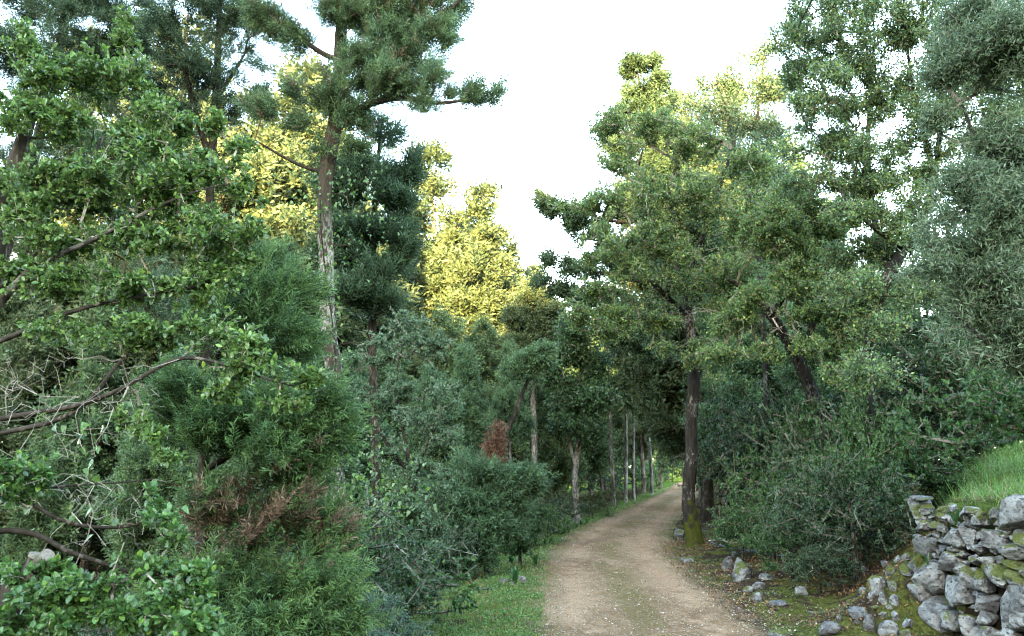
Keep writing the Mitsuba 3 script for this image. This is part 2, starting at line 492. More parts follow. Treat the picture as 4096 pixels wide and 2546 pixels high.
def twigs_mesh(X, par, r, nroot, rmin, cols, rng, sides=3):
    i = np.arange(nroot, len(X))
    i = i[r[i] > rmin]
    i = i[np.linalg.norm(X[i] - X[par[i]], axis=1) > 1e-4]
    if len(i) == 0: return None, None
    r0 = np.minimum(r[par[i]], r[i] * 1.6)
    v, f = segs_mesh(X[par[i]], X[i], r0, r[i], sides)
    c = np.repeat(jit(cols, len(i), rng, .25), 2 * sides, 0)
    return (v, f), c


def stems_nodes(stems, skip=0.0, step=.25):
    """the limbs' centre lines as the first nodes of the growth"""
    pts, par = [], []
    for k, (p, r) in enumerate(stems):
        p = np.asarray(p, float)
        u = np.concatenate([[0], np.cumsum(np.linalg.norm(np.diff(p, axis=0), axis=1))])
        s = np.arange(skip if k == 0 else 0.0, u[-1], step)
        c = CubicSpline(u, p)(s) if len(p) > 2 else p[0] + (p[1] - p[0]) * (s / u[-1])[:, None]
        b = len(pts)
        if k and pts:
            j = int(np.argmin(np.linalg.norm(np.array(pts) - c[0], axis=1)))
        else:
            j = -1
        for m, q in enumerate(c):
            pts.append(q); par.append(j if m == 0 else b + m - 1)
    return np.array(pts), np.array(par)


GREY_TWIG = [(0.096, 0.081, 0.066), (0.072, 0.06, 0.048), (0.12, 0.102, 0.084)]
BROWN_TWIG = [(0.066, 0.045, 0.03), (0.051, 0.036, 0.024), (0.096, 0.072, 0.051)]
PALE_TWIG = [(0.156, 0.135, 0.111), (0.12, 0.102, 0.084), (0.09, 0.072, 0.06)]


def plant_tree(name, label, cat, stems, clumps, n, foliage, bark_key, group=None, twig_cols=GREY_TWIG, tip_r=.004, rmin=.003, alpha=.25, wiggle=.15,
               skip=.5, flare=.25, shell=2.0, piece=.35, bare=None, sides=3, key=None, even=.10):
    """a tree or shrub: trunk and boughs as given, twigs grown to its clumps of foliage, leaves on the twigs"""
    key = key or numbered(name)
    rng = rng_of(key)
    tag(key, label, cat, group)
    for k, (p, r) in enumerate(stems):
        part = f'{key}__trunk' if k == 0 else numbered(f'{key}__bough')
        put(part, stem_mesh(p, r, sides=12 if k == 0 else 8, seed=k + len(key), flare=flare if k == 0 else 0), bark_key, smooth=True)
    roots, rp = stems_nodes(stems, skip)
    A = fill(clumps, n, rng, shell, even=even)
    if bare is not None:
        B = fill(bare[0], bare[1], rng, 1.6); A = np.vstack([A, B])
    X, par, tips = grow(roots, rp, A, alpha, wiggle, rng, piece)
    if bare is not None:                                            # tips that fall in the bare clumps carry no leaves
        tr = cKDTree(A[n:]); d = tr.query(X[tips])[0]
        tips = tips[d > 1e-6]
    r = radii(X, par, len(roots), tip_r, live=tips)
    tw, tc = twigs_mesh(X, par, r, len(roots), rmin * .5, twig_cols, rng, sides)
    if tw is not None:
        put(f'{key}__twigs', tw, 'twig_wood', color=tc); tag(f'{key}__twigs', kind='stuff')
    mesh, col, mat, *single = foliage(X, par, tips, rng, stems)
    for lv, lf, lc in (single[0] if single else []):
        put(numbered(f'{key}__leaf'), (lv, lf), mat, color=lc)
    put(f'{key}__foliage', mesh, mat, color=col); tag(f'{key}__foliage', kind='stuff')
    return key


def leaves_of(kind, size, per, cols, mat='leaf_soft', pick=0, **kw):
    def f(X, par, tips, rng, stems):
        m, c, how = broad_leaves(X, par, tips, kind, size, per, cols, rng, **kw)
        if not pick: return m, c, mat
        (v, f), nv, nf = m, len(kind[0]), len(kind[1])               # the leaves that show largest stay single
        show = how[3] / np.linalg.norm(how[0] - [0, 0, EYE], axis=1)
        big = np.argsort(-show)[:pick]
        one = [(v[k * nv:(k + 1) * nv], kind[1], c[k * nv:(k + 1) * nv]) for k in big]
        keep = np.ones(len(show), bool); keep[big] = False
        return (v, f[np.repeat(keep, nf)]), c, mat, one
    return f


def plumes_of(kinds, size, per, cols, **kw):
    def f(X, par, tips, rng, stems):
        p = np.asarray(stems[0][0], float)
        o = np.argsort(p[:, 2])
        def centre(q):
            return np.stack([np.interp(q[:, 2], p[o, 2], p[o, 0]), np.interp(q[:, 2], p[o, 2], p[o, 1]), q[:, 2]], 1)
        m, c = plumes(X, par, tips, kinds, size, per, cols, rng, centre, **kw)
        return m, c, 'needle'
    return f


OAK_COLS = [(0.068, 0.121, 0.032), (0.092, 0.154, 0.041), (0.057, 0.101, 0.032), (0.126, 0.186, 0.043)]
CYP_COLS = [(0.075, 0.12, 0.051), (0.09, 0.135, 0.051), (0.063, 0.105, 0.051)]
CYP_LIT = [(.062, .086, .038), (.080, .100, .042), (.050, .074, .034), (.07, .088, .036)]
PHIL_COLS = [(0.075, 0.12, 0.06), (0.093, 0.138, 0.071), (0.06, 0.099, 0.051)]
BUSH_COLS = [(.040, .088, .022), (.030, .066, .020), (.054, .104, .028)]
OLIVE_COLS = [(.085, .120, .060), (.070, .105, .050), (.105, .135, .075)]
MAPLE_COLS = [(0.095, 0.164, 0.056), (0.121, 0.189, 0.059), (0.077, 0.138, 0.054), (0.171, 0.206, 0.047)]
DEAD_COLS = [(.15, .088, .055), (.12, .075, .052), (.17, .11, .07)]


# ------------------------------------------------------------------ ground and track
def grid(xs, ys, zf):
    X, Y = np.meshgrid(xs, ys, indexing='xy')
    Z = zf(X.ravel(), Y.ravel())
    v = np.stack([X.ravel(), Y.ravel(), Z], 1)
    nx, ny = len(xs), len(ys)
    i, j = np.meshgrid(np.arange(nx - 1), np.arange(ny - 1), indexing='xy')
    a = (j * nx + i).ravel()
    return v, np.vstack([np.stack([a, a + 1, a + nx + 1], 1), np.stack([a, a + nx + 1, a + nx], 1)])


def spans(*parts):
    return np.unique(np.concatenate([np.linspace(a, b, n) for a, b, n in parts]))


gx = spans((-300, -30, 34), (-30, -5, 60), (-5, 9, 170), (9, 30, 60), (30, 300, 34))
gy = spans((-260, -2, 80), (-2, 5, 34), (5, 20, 180), (20, 60, 110), (60, 130, 60), (130, 600, 40))
put('ground', grid(gx, gy, lambda x, y: height(x, y) - .06 * (1 - sstep(1.05, 1.42, np.abs(road_e(x, y))))), 'ground_soil', smooth=True)
tag('ground', 'wooded ground of leaf litter, moss and weeds on both sides of the track', kind='structure')

ry = spans((-28, 4, 60), (4, 20, 260), (20, 60, 260), (60, 135, 160))
re = np.linspace(-1.55, 1.55, 42)
E, Yr = np.meshgrid(re, ry, indexing='xy')
E, Yr = E.ravel(), Yr.ravel()
Ew = E * (1 + .26 * (meshkit.fbm(np.stack([np.sign(E) * 9, Yr * 1.7, 0 * Yr], 1), 4, 8) - .5))
slope = road_dx(Yr)
nx_, ny_ = 1 / np.sqrt(1 + slope ** 2), -slope / np.sqrt(1 + slope ** 2)
RXX, RYY = road_x(Yr) + Ew * nx_, Yr + Ew * ny_
RZZ = height(RXX, RYY) + .012 - .055 * sstep(1.30, 1.55, np.abs(E))
_, rf = grid(re, ry, lambda x, y: 0 * x)
scene['track'] = ply(trimesh.Trimesh(np.stack([RXX, RYY, RZZ], 1), rf, process=False), 'road_dirt', smooth=True, uv=np.stack([E, Yr], 1))
tag('track', 'pale sandy dirt track that bends to the right into the wood', kind='structure')


# ------------------------------------------------------------------ stones
def stone_mesh(seed, size, sub=2, box=.56, rough=.11):
    r = np.random.default_rng(seed)
    m = trimesh.creation.icosphere(subdivisions=sub)
    v = np.array(m.vertices)
    for k in range(9):                                              # split faces
        d = nrm(r.normal(size=3)); c = r.uniform(.62, .9)
        h = v @ d
        v = v - np.maximum(h - c, 0)[:, None] * d * .9
    v = np.sign(v) * np.abs(v) ** box
    for k in range(9):
        d = nrm(r.normal(size=3)); c = r.uniform(.52, .78)
        v = v - np.maximum(v @ d - c, 0)[:, None] * d * .95
    v = v * (1 + rough * 2 * (meshkit.fbm(v * 1.7 + seed, 3, seed) - .5))[:, None]
    v = v / np.abs(v).max(0)
    return v * np.asarray(size), np.array(m.faces)


def rot3(ax, ang):
    return trimesh.transformations.rotation_matrix(ang, ax)[:3, :3]


tag('stone_wall', 'dry stone retaining wall of grey limestone with moss under the grassy bank', 'wall')
WSTONES = [(1700, 1250, 340, 480), (1790, 380, 260, 370), (1720, 700, 260, 180), (1850, 600, 150, 150), (820, 300, 120, 210), (865, 215, 170, 70), (910, 670, 160, 240), (1170, 590, 200, 170),
           (1310, 580, 110, 170), (1540, 580, 190, 190), (1590, 380, 140, 100), (1110, 820, 240, 180), (940, 960, 200, 320), (830, 840, 140, 170), (770, 765, 70, 90), (720, 890, 110, 140),
           (800, 1090, 200, 270), (970, 1300, 230, 360), (1180, 1090, 270, 270), (1320, 970, 120, 210), (1250, 880, 90, 110), (1550, 900, 230, 170), (1440, 1030, 150, 180), (1450, 1200, 130, 190),
           (1320, 1390, 160, 240), (1770, 1000, 140, 200), (1840, 890, 100, 140), (1850, 1120, 120, 210), (1830, 1380, 140, 180), (1470, 1340, 130, 120), (1480, 800, 150, 100), (1140, 1390, 140, 210),
           (1500, 1480, 110, 130), (890, 470, 120, 110), (1000, 470, 120, 90), (1080, 390, 120, 90), (1320, 330, 130, 90), (1180, 710, 90, 70), (1260, 745, 70, 60), (1420, 690, 90, 80), (1650, 1480, 160, 120),
           (1400, 430, 110, 110), (1720, 830, 150, 90), (1600, 1000, 110, 90)]


def wall_point(px, py, back=0.0):
    d = CF + (px - 512) / FPX * CX - (py - 318) / FPX * CU
    n3 = np.array([WN[0], WN[1], .10]); n3 /= np.linalg.norm(n3)
    o = np.array([WA[0], WA[1], 0.0]) - n3 * back
    t = ((o - [0, 0, EYE]) @ n3) / (d @ n3)
    return np.array([0, 0, EYE]) + d * t, n3


def put_wall_stone(c, n3, w, h, dep, seed, sub, tilt):
    ax = np.array([WDIR[0], WDIR[1], 0.0]); up = np.cross(n3, ax)
    if up[2] < 0: up = -up
    if np.linalg.det(np.stack([ax, n3, up], 1)) < 0: ax = -ax
    v, f = stone_mesh(seed, (w / 2, dep / 2, h / 2), sub)
    v = v @ rot3([0, 1, 0], tilt).T
    M = np.stack([ax, n3, up], 1)
    put(numbered('stone_wall__stone'), (v @ M.T + c, f), 'limestone', smooth=32)


placed = []
wr = np.random.default_rng(77)
for k, (u, v_, w, h) in enumerate(WSTONES):
    px, py = 825 + u / 9.36, 475 + v_ / 9.36
    c, n3 = wall_point(px, py, .02)
    s = c[1] / FPX / 9.36
    w_, h_ = w * s * 1.42, h * s * 1.08
    dep = float(np.clip(.75 * min(w_, h_) + .12, .16, .42))
    put_wall_stone(c - n3 * dep * .30, n3, w_, h_, dep, 500 + k, 3 if w * h > 30000 else 2, wr.normal() * .12)
    placed.append((c[0], c[1], c[2], w_, h_))
tries = 0
fillers = 0
Pl = np.array(placed)
while fillers < 190 and tries < 12000:
    tries += 1
    a, z = wr.uniform(-.05, 3.3), wr.uniform(.02, 1.34)
    q = np.array([WA[0] + WDIR[0] * a, WA[1] + WDIR[1] * a, z])
    sz = wr.uniform(.06, .15) if a < 1.9 else wr.uniform(.16, .34)
    dd = np.hypot(np.hypot(Pl[:, 0] - q[0], Pl[:, 1] - q[1]) / (Pl[:, 3] * .5 + sz * .40), (Pl[:, 2] - z) / (Pl[:, 4] * .5 + sz * .40))
    if dd.min() < 1: continue
    n3 = np.array([WN[0], WN[1], .10]); n3 /= np.linalg.norm(n3)
    put_wall_stone(q - n3 * (.10 + .09 * z), n3, sz * wr.uniform(1, 1.35), sz * wr.uniform(.7, 1.0), sz, 900 + fillers, 2, wr.normal() * .3)
    Pl = np.vstack([Pl, [q[0], q[1], z, sz, sz * .8]])
    fillers += 1


def rock(px, py, wpx, hpx, label, group=None, mat='limestone', sunk=.25, name='rock', sub=2, pos=None):
    key = numbered(name)
    g = G(px, py + hpx * .42) if pos is None else pos
    s = g[1] / FPX
    w, h = wpx * s, hpx * s
    seed = zlib.crc32(key.encode()) % 100000
    v, f = stone_mesh(seed, (w * .55, w * .5, h * .62), sub, .7, .2)
    v = v @ rot3([0, 0, 1], seed % 7).T if w < 1.5 * h else v
    put(key, (v + g + [0, w * .15, h * (.5 - sunk)], f), mat, smooth=32)
    tag(key, label, 'rock', group)
    return key, g


def R2(u, v): return 650 + u / 10.15, 487.5 + v / 10.15
def R3(u, v): return 437.5 + u / 10.15, 487.5 + v / 10.15
def R1(u, v): return 825 + u / 9.36, 475 + v / 9.36


for (u, v, w, h, lab) in [(255, 1080, 100, 70, 'pale grey rock on the left verge, nearest the viewer'), (470, 1000, 90, 70, 'orange and white broken rock on the left verge'),
                          (855, 940, 95, 85, 'grey lump of rock behind a strappy plant on the left verge'), (685, 945, 120, 60, 'low mossy rock left of the strappy plant'),
                          (755, 975, 40, 40, 'small white stone at the foot of the strappy plant'), (1010, 510, 90, 70, 'rounded grey rock at the left edge of the track under the bushes'),
                          (1180, 435, 120, 60, 'flat grey slab of rock beside the left edge of the track'), (1385, 335, 45, 50, 'upright grey stone, nearer of two by the crooked trunk'),
                          (1415, 295, 38, 35, 'small pale stone, farther of two by the crooked trunk'), (1060, 490, 60, 40, 'white stone just behind the rounded grey rock')]:
    px, py = R3(u, v)
    rock(px, py, w / 10.15, h / 10.15, lab)
key, g = rock(*R3(1262, 378), 9.5, 5.5, 'limestone rock daubed with pink paint beside the track')
s = g[1] / FPX
pv, pf = stone_mesh(4, (3.2 * s, 1.8 * s, 1.3 * s), 2, .8, .1)
put(f'{key}__paint_mark', (pv + g + [-.8 * s, -1.6 * s, 2.3 * s], pf), 'pink_paint', smooth=50); tag(f'{key}__paint_mark', 'daub of pink paint')
for (u, v, w, h, lab) in [(290, 465, 110, 90, 'grey boulder at the track edge just left of the roadside trunk'), (390, 740, 120, 70, 'pale pinkish rock below the mossy foot of the roadside trunk'),
                          (785, 775, 100, 150, 'tilted smooth grey rock, left end of the outcrop by the hose'), (935, 835, 200, 230, 'large pitted white outcrop rock below the hose'),
                          (870, 672, 80, 55, 'small rounded grey rock touching the hose'), (1190, 905, 170, 60, 'low white ledge of rock right of the outcrop'),
                          (1110, 995, 130, 70, 'grey rock with a moss cap below the outcrop'), (1100, 1105, 130, 110, 'cluster like knobbly white rock by the track edge'),
                          (1545, 1045, 120, 120, 'upright lichen grey rock under the dark bushes'), (1310, 1170, 170, 70, 'flat pale rock sunk in moss beside the track'),
                          (1670, 1275, 90, 60, 'small white rock on the mossy bank'), (1930, 1315, 60, 55, 'whitish stone at the foot of the wall bank'),
                          (1830, 1435, 190, 140, 'black and white lichened boulder at the bottom of the bank'), (1000, 1035, 90, 60, 'moss covered stone next to the track edge')]:
    px, py = R2(u, v)
    rock(px, py, w / 10.15, h / 10.15, lab)
rock(*R2(1330, 1502), 20, 9, 'smooth tan stone at the edge of the track, nearest the viewer', sunk=.15)
for (u, v, w, h, lab) in [(500, 1010, 150, 200, 'tall whitish rock fallen left of the stone wall'), (360, 1085, 65, 70, 'small white stone left of the tall fallen rock'),
                          (425, 1135, 50, 90, 'narrow pale stone below the tall fallen rock'), (550, 1145, 90, 130, 'rough pale stone between fallen rock and wall'),
                          (385, 885, 65, 85, 'grey stone in the grass above the fallen rock'), (575, 830, 80, 55, 'brownish stone in grass beside the wall end'),
                          (330, 1290, 180, 100, 'broad pale rock half buried in moss'), (140, 1345, 55, 60, 'small white stone on the moss, leftmost by the wall'),
                          (305, 1375, 50, 50, 'small round pale stone below the broad rock'), (545, 1305, 70, 60, 'white stone in the moss below the wall'),
                          (670, 1325, 100, 90, 'knobbly white stone close to the wall foot'), (430, 1390, 100, 170, 'tilted grey rock at the lower edge of the bank'),
                          (585, 1430, 170, 160, 'black spotted white rock beside the wall foot'), (755, 1475, 100, 90, 'pale stone against the wall foot'),
                          (780, 1392, 100, 80, 'mossy grey stone against the wall foot'), (640, 1020, 90, 110, 'grey stone leaning on the end of the wall'), (620, 900, 80, 80, 'pale stone slipped from the end of the wall'), (650, 1160, 90, 100, 'angular grey stone below the leaning one'),
                          (480, 1250, 70, 60, 'small rough stone between fallen rock and broad rock'), (600, 1240, 60, 50, 'small grey stone near the wall end, in moss'), (240, 1180, 60, 40, 'small pale stone at the edge of the dark bushes'), (690, 780, 70, 60, 'topmost pale stone slipped beside the wall end')]:
    px, py = R1(u, v)
    rock(px, py, w / 9.36, h / 9.36, lab)


# ------------------------------------------------------------------ big trees, right of the track
mb = G(690, 545)
mb[1] = max(16.5, min(mb[1], 18.5))
mx = 512 + 0
base = on_ground(P(690, 468, 17.6)[0], 17.6)
maple_trunk = [base + [.0, 0, -.3], base + [.02, 0, .25], P(688.5, 500, 17.6), P(691, 463, 17.6), P(691.5, 415, 17.65), P(694, 378, 17.6), P(690, 330, 17.6), P(684, 285, 17.7), P(676, 235, 17.8), P(668, 180, 18)]
plant_tree('roadside_oak', 'tall broad evergreen tree with a straight mossy trunk at the right edge of the track', 'tree',
           [(maple_trunk, [.17, .165, .145, .14, .135, .13, .11, .09, .06, .03]),
            ([P(692, 372, 17.6), P(705, 350, 17.3), P(720, 335, 17), P(728, 300, 16.8), P(750, 260, 16.5)], [.07, .06, .055, .045, .02]),
            ([P(688, 315, 17.6), P(660, 290, 17.2), P(630, 262, 16.9), P(600, 240, 16.8)], [.07, .055, .04, .015]),
            ([P(690, 335, 17.6), P(655, 318, 17), P(620, 322, 16.6), P(590, 318, 16.4)], [.05, .04, .03, .012]),
            ([P(684, 285, 17.7), P(705, 230, 17.4), P(722, 180, 17.2), P(735, 140, 17)], [.07, .055, .04, .015])],
           [C(612, 125, 17.5, 26), C(622, 160, 17.2, 26), C(650, 130, 17.6, 30), C(690, 140, 17.6, 34), C(640, 185, 17, 38), C(600, 205, 17, 24), C(690, 190, 17, 42), C(600, 250, 16.5, 30, 22),
            C(630, 285, 16.4, 34, 28), C(600, 312, 16.4, 22, 20), C(650, 235, 16.8, 40), C(690, 270, 16.6, 44, 36), C(740, 165, 17, 36), C(745, 215, 16.6, 44), C(735, 270, 16.4, 40, 30), C(655, 325, 16.6, 26, 14), C(702, 348, 16.8, 22, 14, w=.7), C(665, 348, 16.8, 20, 10, w=.6), C(684, 362, 17, 14, 12, w=.35), C(715, 375, 17, 16, 12, w=.35),
            C(585, 290, 16.6, 16, 18), C(578, 318, 16.4, 20, 18), C(605, 335, 16.3, 24, 14), C(590, 262, 16.6, 18, 16), C(625, 318, 16.4, 26, 16), C(568, 300, 16.6, 10, 10), C(570, 202, 17.4, 18, 12), C(720, 310, 16.6, 26, 16)],
           6200, leaves_of(LEAF_RHOMB, (.04, .075), 8, MAPLE_COLS, tipcols=[(.20, .17, .03), (.16, .20, .05)], tipshare=.03, back=2, up=.5, reach=1.5, scat=.035), 'bark_oak', tip_r=.007, rmin=.006, skip=3.2, flare=.55, twig_cols=[(.17, .15, .125), (.12, .105, .09)], shell=1.6, alpha=.18)
b2 = on_ground(P(826, 468, 15.5)[0], 15.5)
plant_tree('leaning_oak', 'dark leaning tree arching over the bushes right of the roadside trunk', 'tree',
           [([b2 - [0, 0, .3], P(818, 410, 15.5), P(806, 378, 15.5), P(790, 345, 15.4), P(768, 312, 15.2), P(745, 290, 15), P(728, 279, 14.8)], [.16, .14, .125, .11, .09, .06, .03]),
            ([P(800, 362, 15.5), P(815, 320, 15.2), P(830, 280, 15), P(845, 240, 15)], [.08, .06, .05, .02]),
            ([P(770, 316, 15.2), P(790, 285, 14.8), P(800, 250, 14.6), P(790, 215, 14.5)], [.06, .05, .035, .015])],
           [C(770, 235, 14.6, 38), C(800, 265, 14.4, 36, 30), C(760, 300, 14.4, 30, 20), C(825, 225, 14.8, 36), C(845, 270, 14.6, 34), C(800, 190, 15, 34), C(850, 195, 15, 30), C(815, 310, 14.4, 30, 22), C(735, 320, 14.6, 24, 16), C(840, 335, 14, 34, 26), C(870, 310, 13.8, 26, 26), C(765, 350, 14.2, 26, 16, w=.7), C(815, 355, 13.8, 30, 20, w=.7), C(860, 370, 13.4, 30, 20), C(720, 350, 14.6, 22, 14, w=.6)],
           5200, leaves_of(LEAF_RHOMB, (.04, .07), 8, MAPLE_COLS, tipcols=[(.20, .17, .03), (.16, .20, .05)], tipshare=.03, back=2, up=.5, reach=1.5, scat=.035), 'bark_oak', tip_r=.006, rmin=.005, skip=1.5, twig_cols=PALE_TWIG, shell=1.7, even=.35,
           bare=([C(740, 330, 14.4, 34, 26), C(790, 325, 14, 34, 26), C(700, 320, 15.5, 24, 20)], 260))
b4 = on_ground(P(862, 468, 12.2)[0], 12.2)
plant_tree('tall_oak', 'tall thin leaved tree with forked dark trunk, sky showing through its crown', 'tree',
           [([b4 - [0, 0, .3], P(868, 370, 12.2), P(886, 280, 12.2), P(906, 246, 12.3), P(924, 213, 12.4), P(934, 180, 12.5), P(940, 120, 12.6), P(942, 50, 12.8)], [.10, .095, .09, .085, .07, .055, .035, .02]),
            ([P(924, 213, 12.4), P(938, 197, 12.3), P(960, 186, 12.2), P(985, 160, 12)], [.055, .045, .035, .015]),
            ([P(933, 184, 12.5), P(928, 150, 12.7), P(920, 118, 12.8), P(912, 80, 13), P(905, 20, 13)], [.045, .04, .035, .025, .012]),
            ([P(890, 272, 12.2), P(874, 215, 12.8), P(868, 150, 13), P(870, 90, 13.2), P(862, 30, 13.4)], [.06, .05, .04, .03, .012]),
            ([P(906, 246, 12.3), P(885, 236, 12), P(860, 215, 12), P(835, 180, 12.2)], [.05, .04, .03, .012])],
           [C(800, 15, 13.5, 22), C(830, 30, 13.3, 30), C(805, 55, 13.5, 24), C(860, 10, 13, 34), C(850, 70, 13, 34), C(900, 30, 12.8, 36), C(895, 95, 12.8, 34), C(830, 105, 13.3, 28), C(850, 145, 12.8, 28), C(890, 160, 12.4, 24),
            C(945, 30, 12.4, 34), C(945, 95, 12.3, 30), C(960, 150, 12, 26), C(985, 60, 12.2, 34), C(1010, 110, 12, 28), C(795, 90, 13.6, 18), C(870, 190, 12.4, 24), C(830, -30, 13.4, 40), C(900, -40, 13, 44), C(970, -30, 12.5, 44), C(870, 240, 12.4, 26, 20), C(860, 290, 12, 30, 26), C(880, 330, 11.8, 30, 26), C(870, 375, 11.6, 34, 26), C(905, 290, 11.8, 20), C(925, 130, 12.2, 26), C(975, 110, 12, 30), C(1010, 40, 12.2, 36), C(840, 60, 13.2, 26)] + [C(x_ + 9 * math.sin(y_), y_, 12.6 + .6 * math.sin(x_ * .1 + y_), 24, 22) for x_ in range(800, 1040, 36) for y_ in range(0, 290, 36) if x_ - 780 > (y_ - 150) * .4] + [C(800, 130, 13.2, 18), C(818, 160, 13, 20), C(800, 40, 13.4, 20), C(787, 28, 13.6, 13), C(822, 95, 13.2, 22), C(845, 180, 12.8, 22), C(790, 75, 13.6, 14), C(830, 140, 13, 20), C(890, 180, 12, 20), C(912, 200, 11.8, 18), C(895, 225, 11.8, 22), C(918, 240, 11.6, 18), C(925, 165, 12, 18), C(870, 215, 12, 20)],
           9000, leaves_of(LEAF_RHOMB, (.04, .068), 9, OLIVE_COLS + MAPLE_COLS, back=2, up=.4, reach=1.6, scat=.045), 'bark_oak', tip_r=.004, rmin=.004, skip=2, twig_cols=BROWN_TWIG, shell=1.4, even=.6)
b3 = on_ground(P(770, 468, 20)[0], 20)
plant_tree('pale_oak', 'pale broad leaved tree whose top catches a little sun behind the leaning tree', 'tree',
           [([b3 - [0, 0, .3], P(766, 380, 20), P(760, 280, 20), P(755, 190, 20), P(758, 110, 20), P(765, 50, 20)], [.08, .075, .07, .06, .04, .015]),
            ([P(757, 220, 20), P(735, 150, 19.8), P(722, 90, 19.8)], [.06, .045, .012])],
           [C(770, 48, 20, 17, 14), C(750, 58, 20, 15, 12), C(728, 78, 20, 18, 14), C(758, 85, 20, 22), C(703, 84, 20, 12, 8), C(780, 92, 20, 16), C(735, 115, 20, 22), C(770, 130, 20, 24), C(710, 115, 20, 16), C(745, 160, 20, 30), C(775, 180, 20, 24), C(690, 100, 20, 9, 14)],
           1300, leaves_of(LEAF_RHOMB, (.06, .09), 10, PHIL_COLS, back=2, up=.45, reach=2.2, scat=.12), 'bark_oak', tip_r=.006, rmin=.006, skip=4, twig_cols=GREY_TWIG)
b5 = on_ground(6.6, 6.4)
plant_tree('olive_tree', 'grey green narrow leaved tree leaning in over the stone wall', 'tree',
           [([b5 - [0, 0, .3], b5 + [-.1, .1, 1.0], b5 + [-.35, .2, 2.0], b5 + [-.6, .3, 3.2], b5 + [-.9, .3, 4.4]], [.16, .13, .10, .07, .03]),
            ([b5 + [-.3, .2, 1.8], P(1010, 330, 6.6), P(975, 280, 6.5), P(940, 262, 6.5)], [.06, .04, .025, .008]),
            ([b5 + [-.5, .3, 2.8], P(1010, 230, 6.6), P(985, 170, 6.7), P(960, 100, 6.8)], [.05, .035, .025, .01]),
            ([b5 + [-.25, .2, 1.5], P(1030, 380, 6.4), P(990, 345, 6.3), P(950, 310, 6.3)], [.04, .03, .02, .008])],
           [C(1000, 50, 6.8, 55), C(1010, 140, 6.7, 45), C(985, 200, 6.6, 36), C(1010, 220, 6.5, 50), C(960, 235, 6.5, 34), C(935, 215, 6.6, 18), C(955, 180, 6.7, 20), C(940, 120, 6.9, 18), C(925, 245, 6.5, 14, 10), C(985, 275, 6.5, 44), C(935, 268, 6.4, 26, 18), C(900, 278, 6.4, 12, 7), C(1010, 310, 6.4, 48), C(960, 310, 6.4, 34, 26), C(985, 350, 6.3, 36, 20),
            C(1040, 40, 6.6, 60), C(970, 20, 7, 40), C(945, 65, 7, 30), C(935, 330, 6.3, 18, 14), C(1040, 330, 6.2, 50), C(1050, 180, 6.4, 60)],
           3300, leaves_of(LEAF_LANCE, (.045, .07), 18, OLIVE_COLS, mat='leaf_soft', back=2, up=.35, scat=.05), 'bark_oak', tip_r=.0025, rmin=.002, skip=1.2, twig_cols=GREY_TWIG, shell=1.5, even=.35)

# ------------------------------------------------------------------ left: cypresses and holm oaks
b6 = on_ground(P(334, 468, 11.6)[0], 11.6)
plant_tree('tall_cypress', 'tall cypress with pale peeling ivied trunk left of the track', 'tree',
           [([b6 - [0, 0, .4], P(335, 500, 11.6), P(334, 440, 11.6), P(334, 375, 11.6), P(329, 335, 11.6), P(327, 300, 11.55), P(326, 252, 11.5), P(324.5, 192, 11.5), P(328, 160, 11.5), P(334, 130, 11.5), P(340, 60, 11.5), P(343, -20, 11.6), P(345, -110, 11.6)],
             [.15, .14, .13, .12, .115, .11, .11, .11, .115, .115, .10, .075, .04]),
            ([P(335, 118, 11.5), P(365, 106, 11), P(400, 98, 10.8), P(440, 103, 10.7), P(470, 98, 10.6), P(490, 92, 10.6)], [.06, .05, .045, .03, .02, .008]),
            ([P(318, 171, 11.5), P(300, 165, 11.4), P(275, 152, 11.2), P(255, 140, 11)], [.035, .028, .02, .01]),
            ([P(338, 80, 11.5), P(375, 50, 11.2), P(415, 30, 11), P(455, 5, 10.8), P(465, -30, 10.8)], [.06, .05, .04, .03, .015]),
            ([P(340, 60, 11.5), P(310, 45, 11.5), P(285, 25, 11.5), P(262, 15, 11.6)], [.05, .04, .03, .012])],
           [C(348, 20, 11.3, 34), C(385, 22, 11.1, 30), C(425, 5, 11, 28), C(452, 0, 10.8, 20), C(400, 55, 10.9, 36), C(432, 42, 10.8, 24), C(360, 70, 11, 34), C(335, 105, 11.3, 20), C(390, 92, 10.8, 30, 18), C(420, 82, 10.7, 22), C(350, 118, 11.2, 22, 14),
            C(430, 106, 10.7, 14, 6), C(447, 97, 10.7, 12, 10), C(468, 98, 10.6, 12, 8), C(478, 88, 10.6, 7, 12), C(492, 92, 10.6, 7, 9), C(488, 104, 10.6, 6, 9), C(415, 112, 10.7, 10, 6), C(300, 40, 11.5, 20), C(275, 20, 11.5, 22), C(295, 95, 11.3, 16, 12), C(270, 118, 11.2, 18, 14), C(305, 125, 11.4, 14, 12),
            C(345, -40, 11.5, 60), C(410, -50, 11, 50), C(290, -40, 11.6, 40), C(350, 150, 11.3, 14, 14, w=.6), C(318, 145, 11.4, 10, 16, w=.5)],
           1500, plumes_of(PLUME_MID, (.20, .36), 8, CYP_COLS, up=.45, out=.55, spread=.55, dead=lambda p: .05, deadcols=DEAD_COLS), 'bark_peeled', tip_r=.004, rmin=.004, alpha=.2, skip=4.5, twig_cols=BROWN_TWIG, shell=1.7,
           bare=([C(352, 345, 11.4, 16, 12), C(368, 368, 11.2, 26, 14), C(345, 245, 11.4, 14, 10), C(350, 200, 11.4, 12, 16), C(300, 170, 11.4, 14, 10)], 110))
b7 = on_ground(P(376, 468, 14)[0], 14)
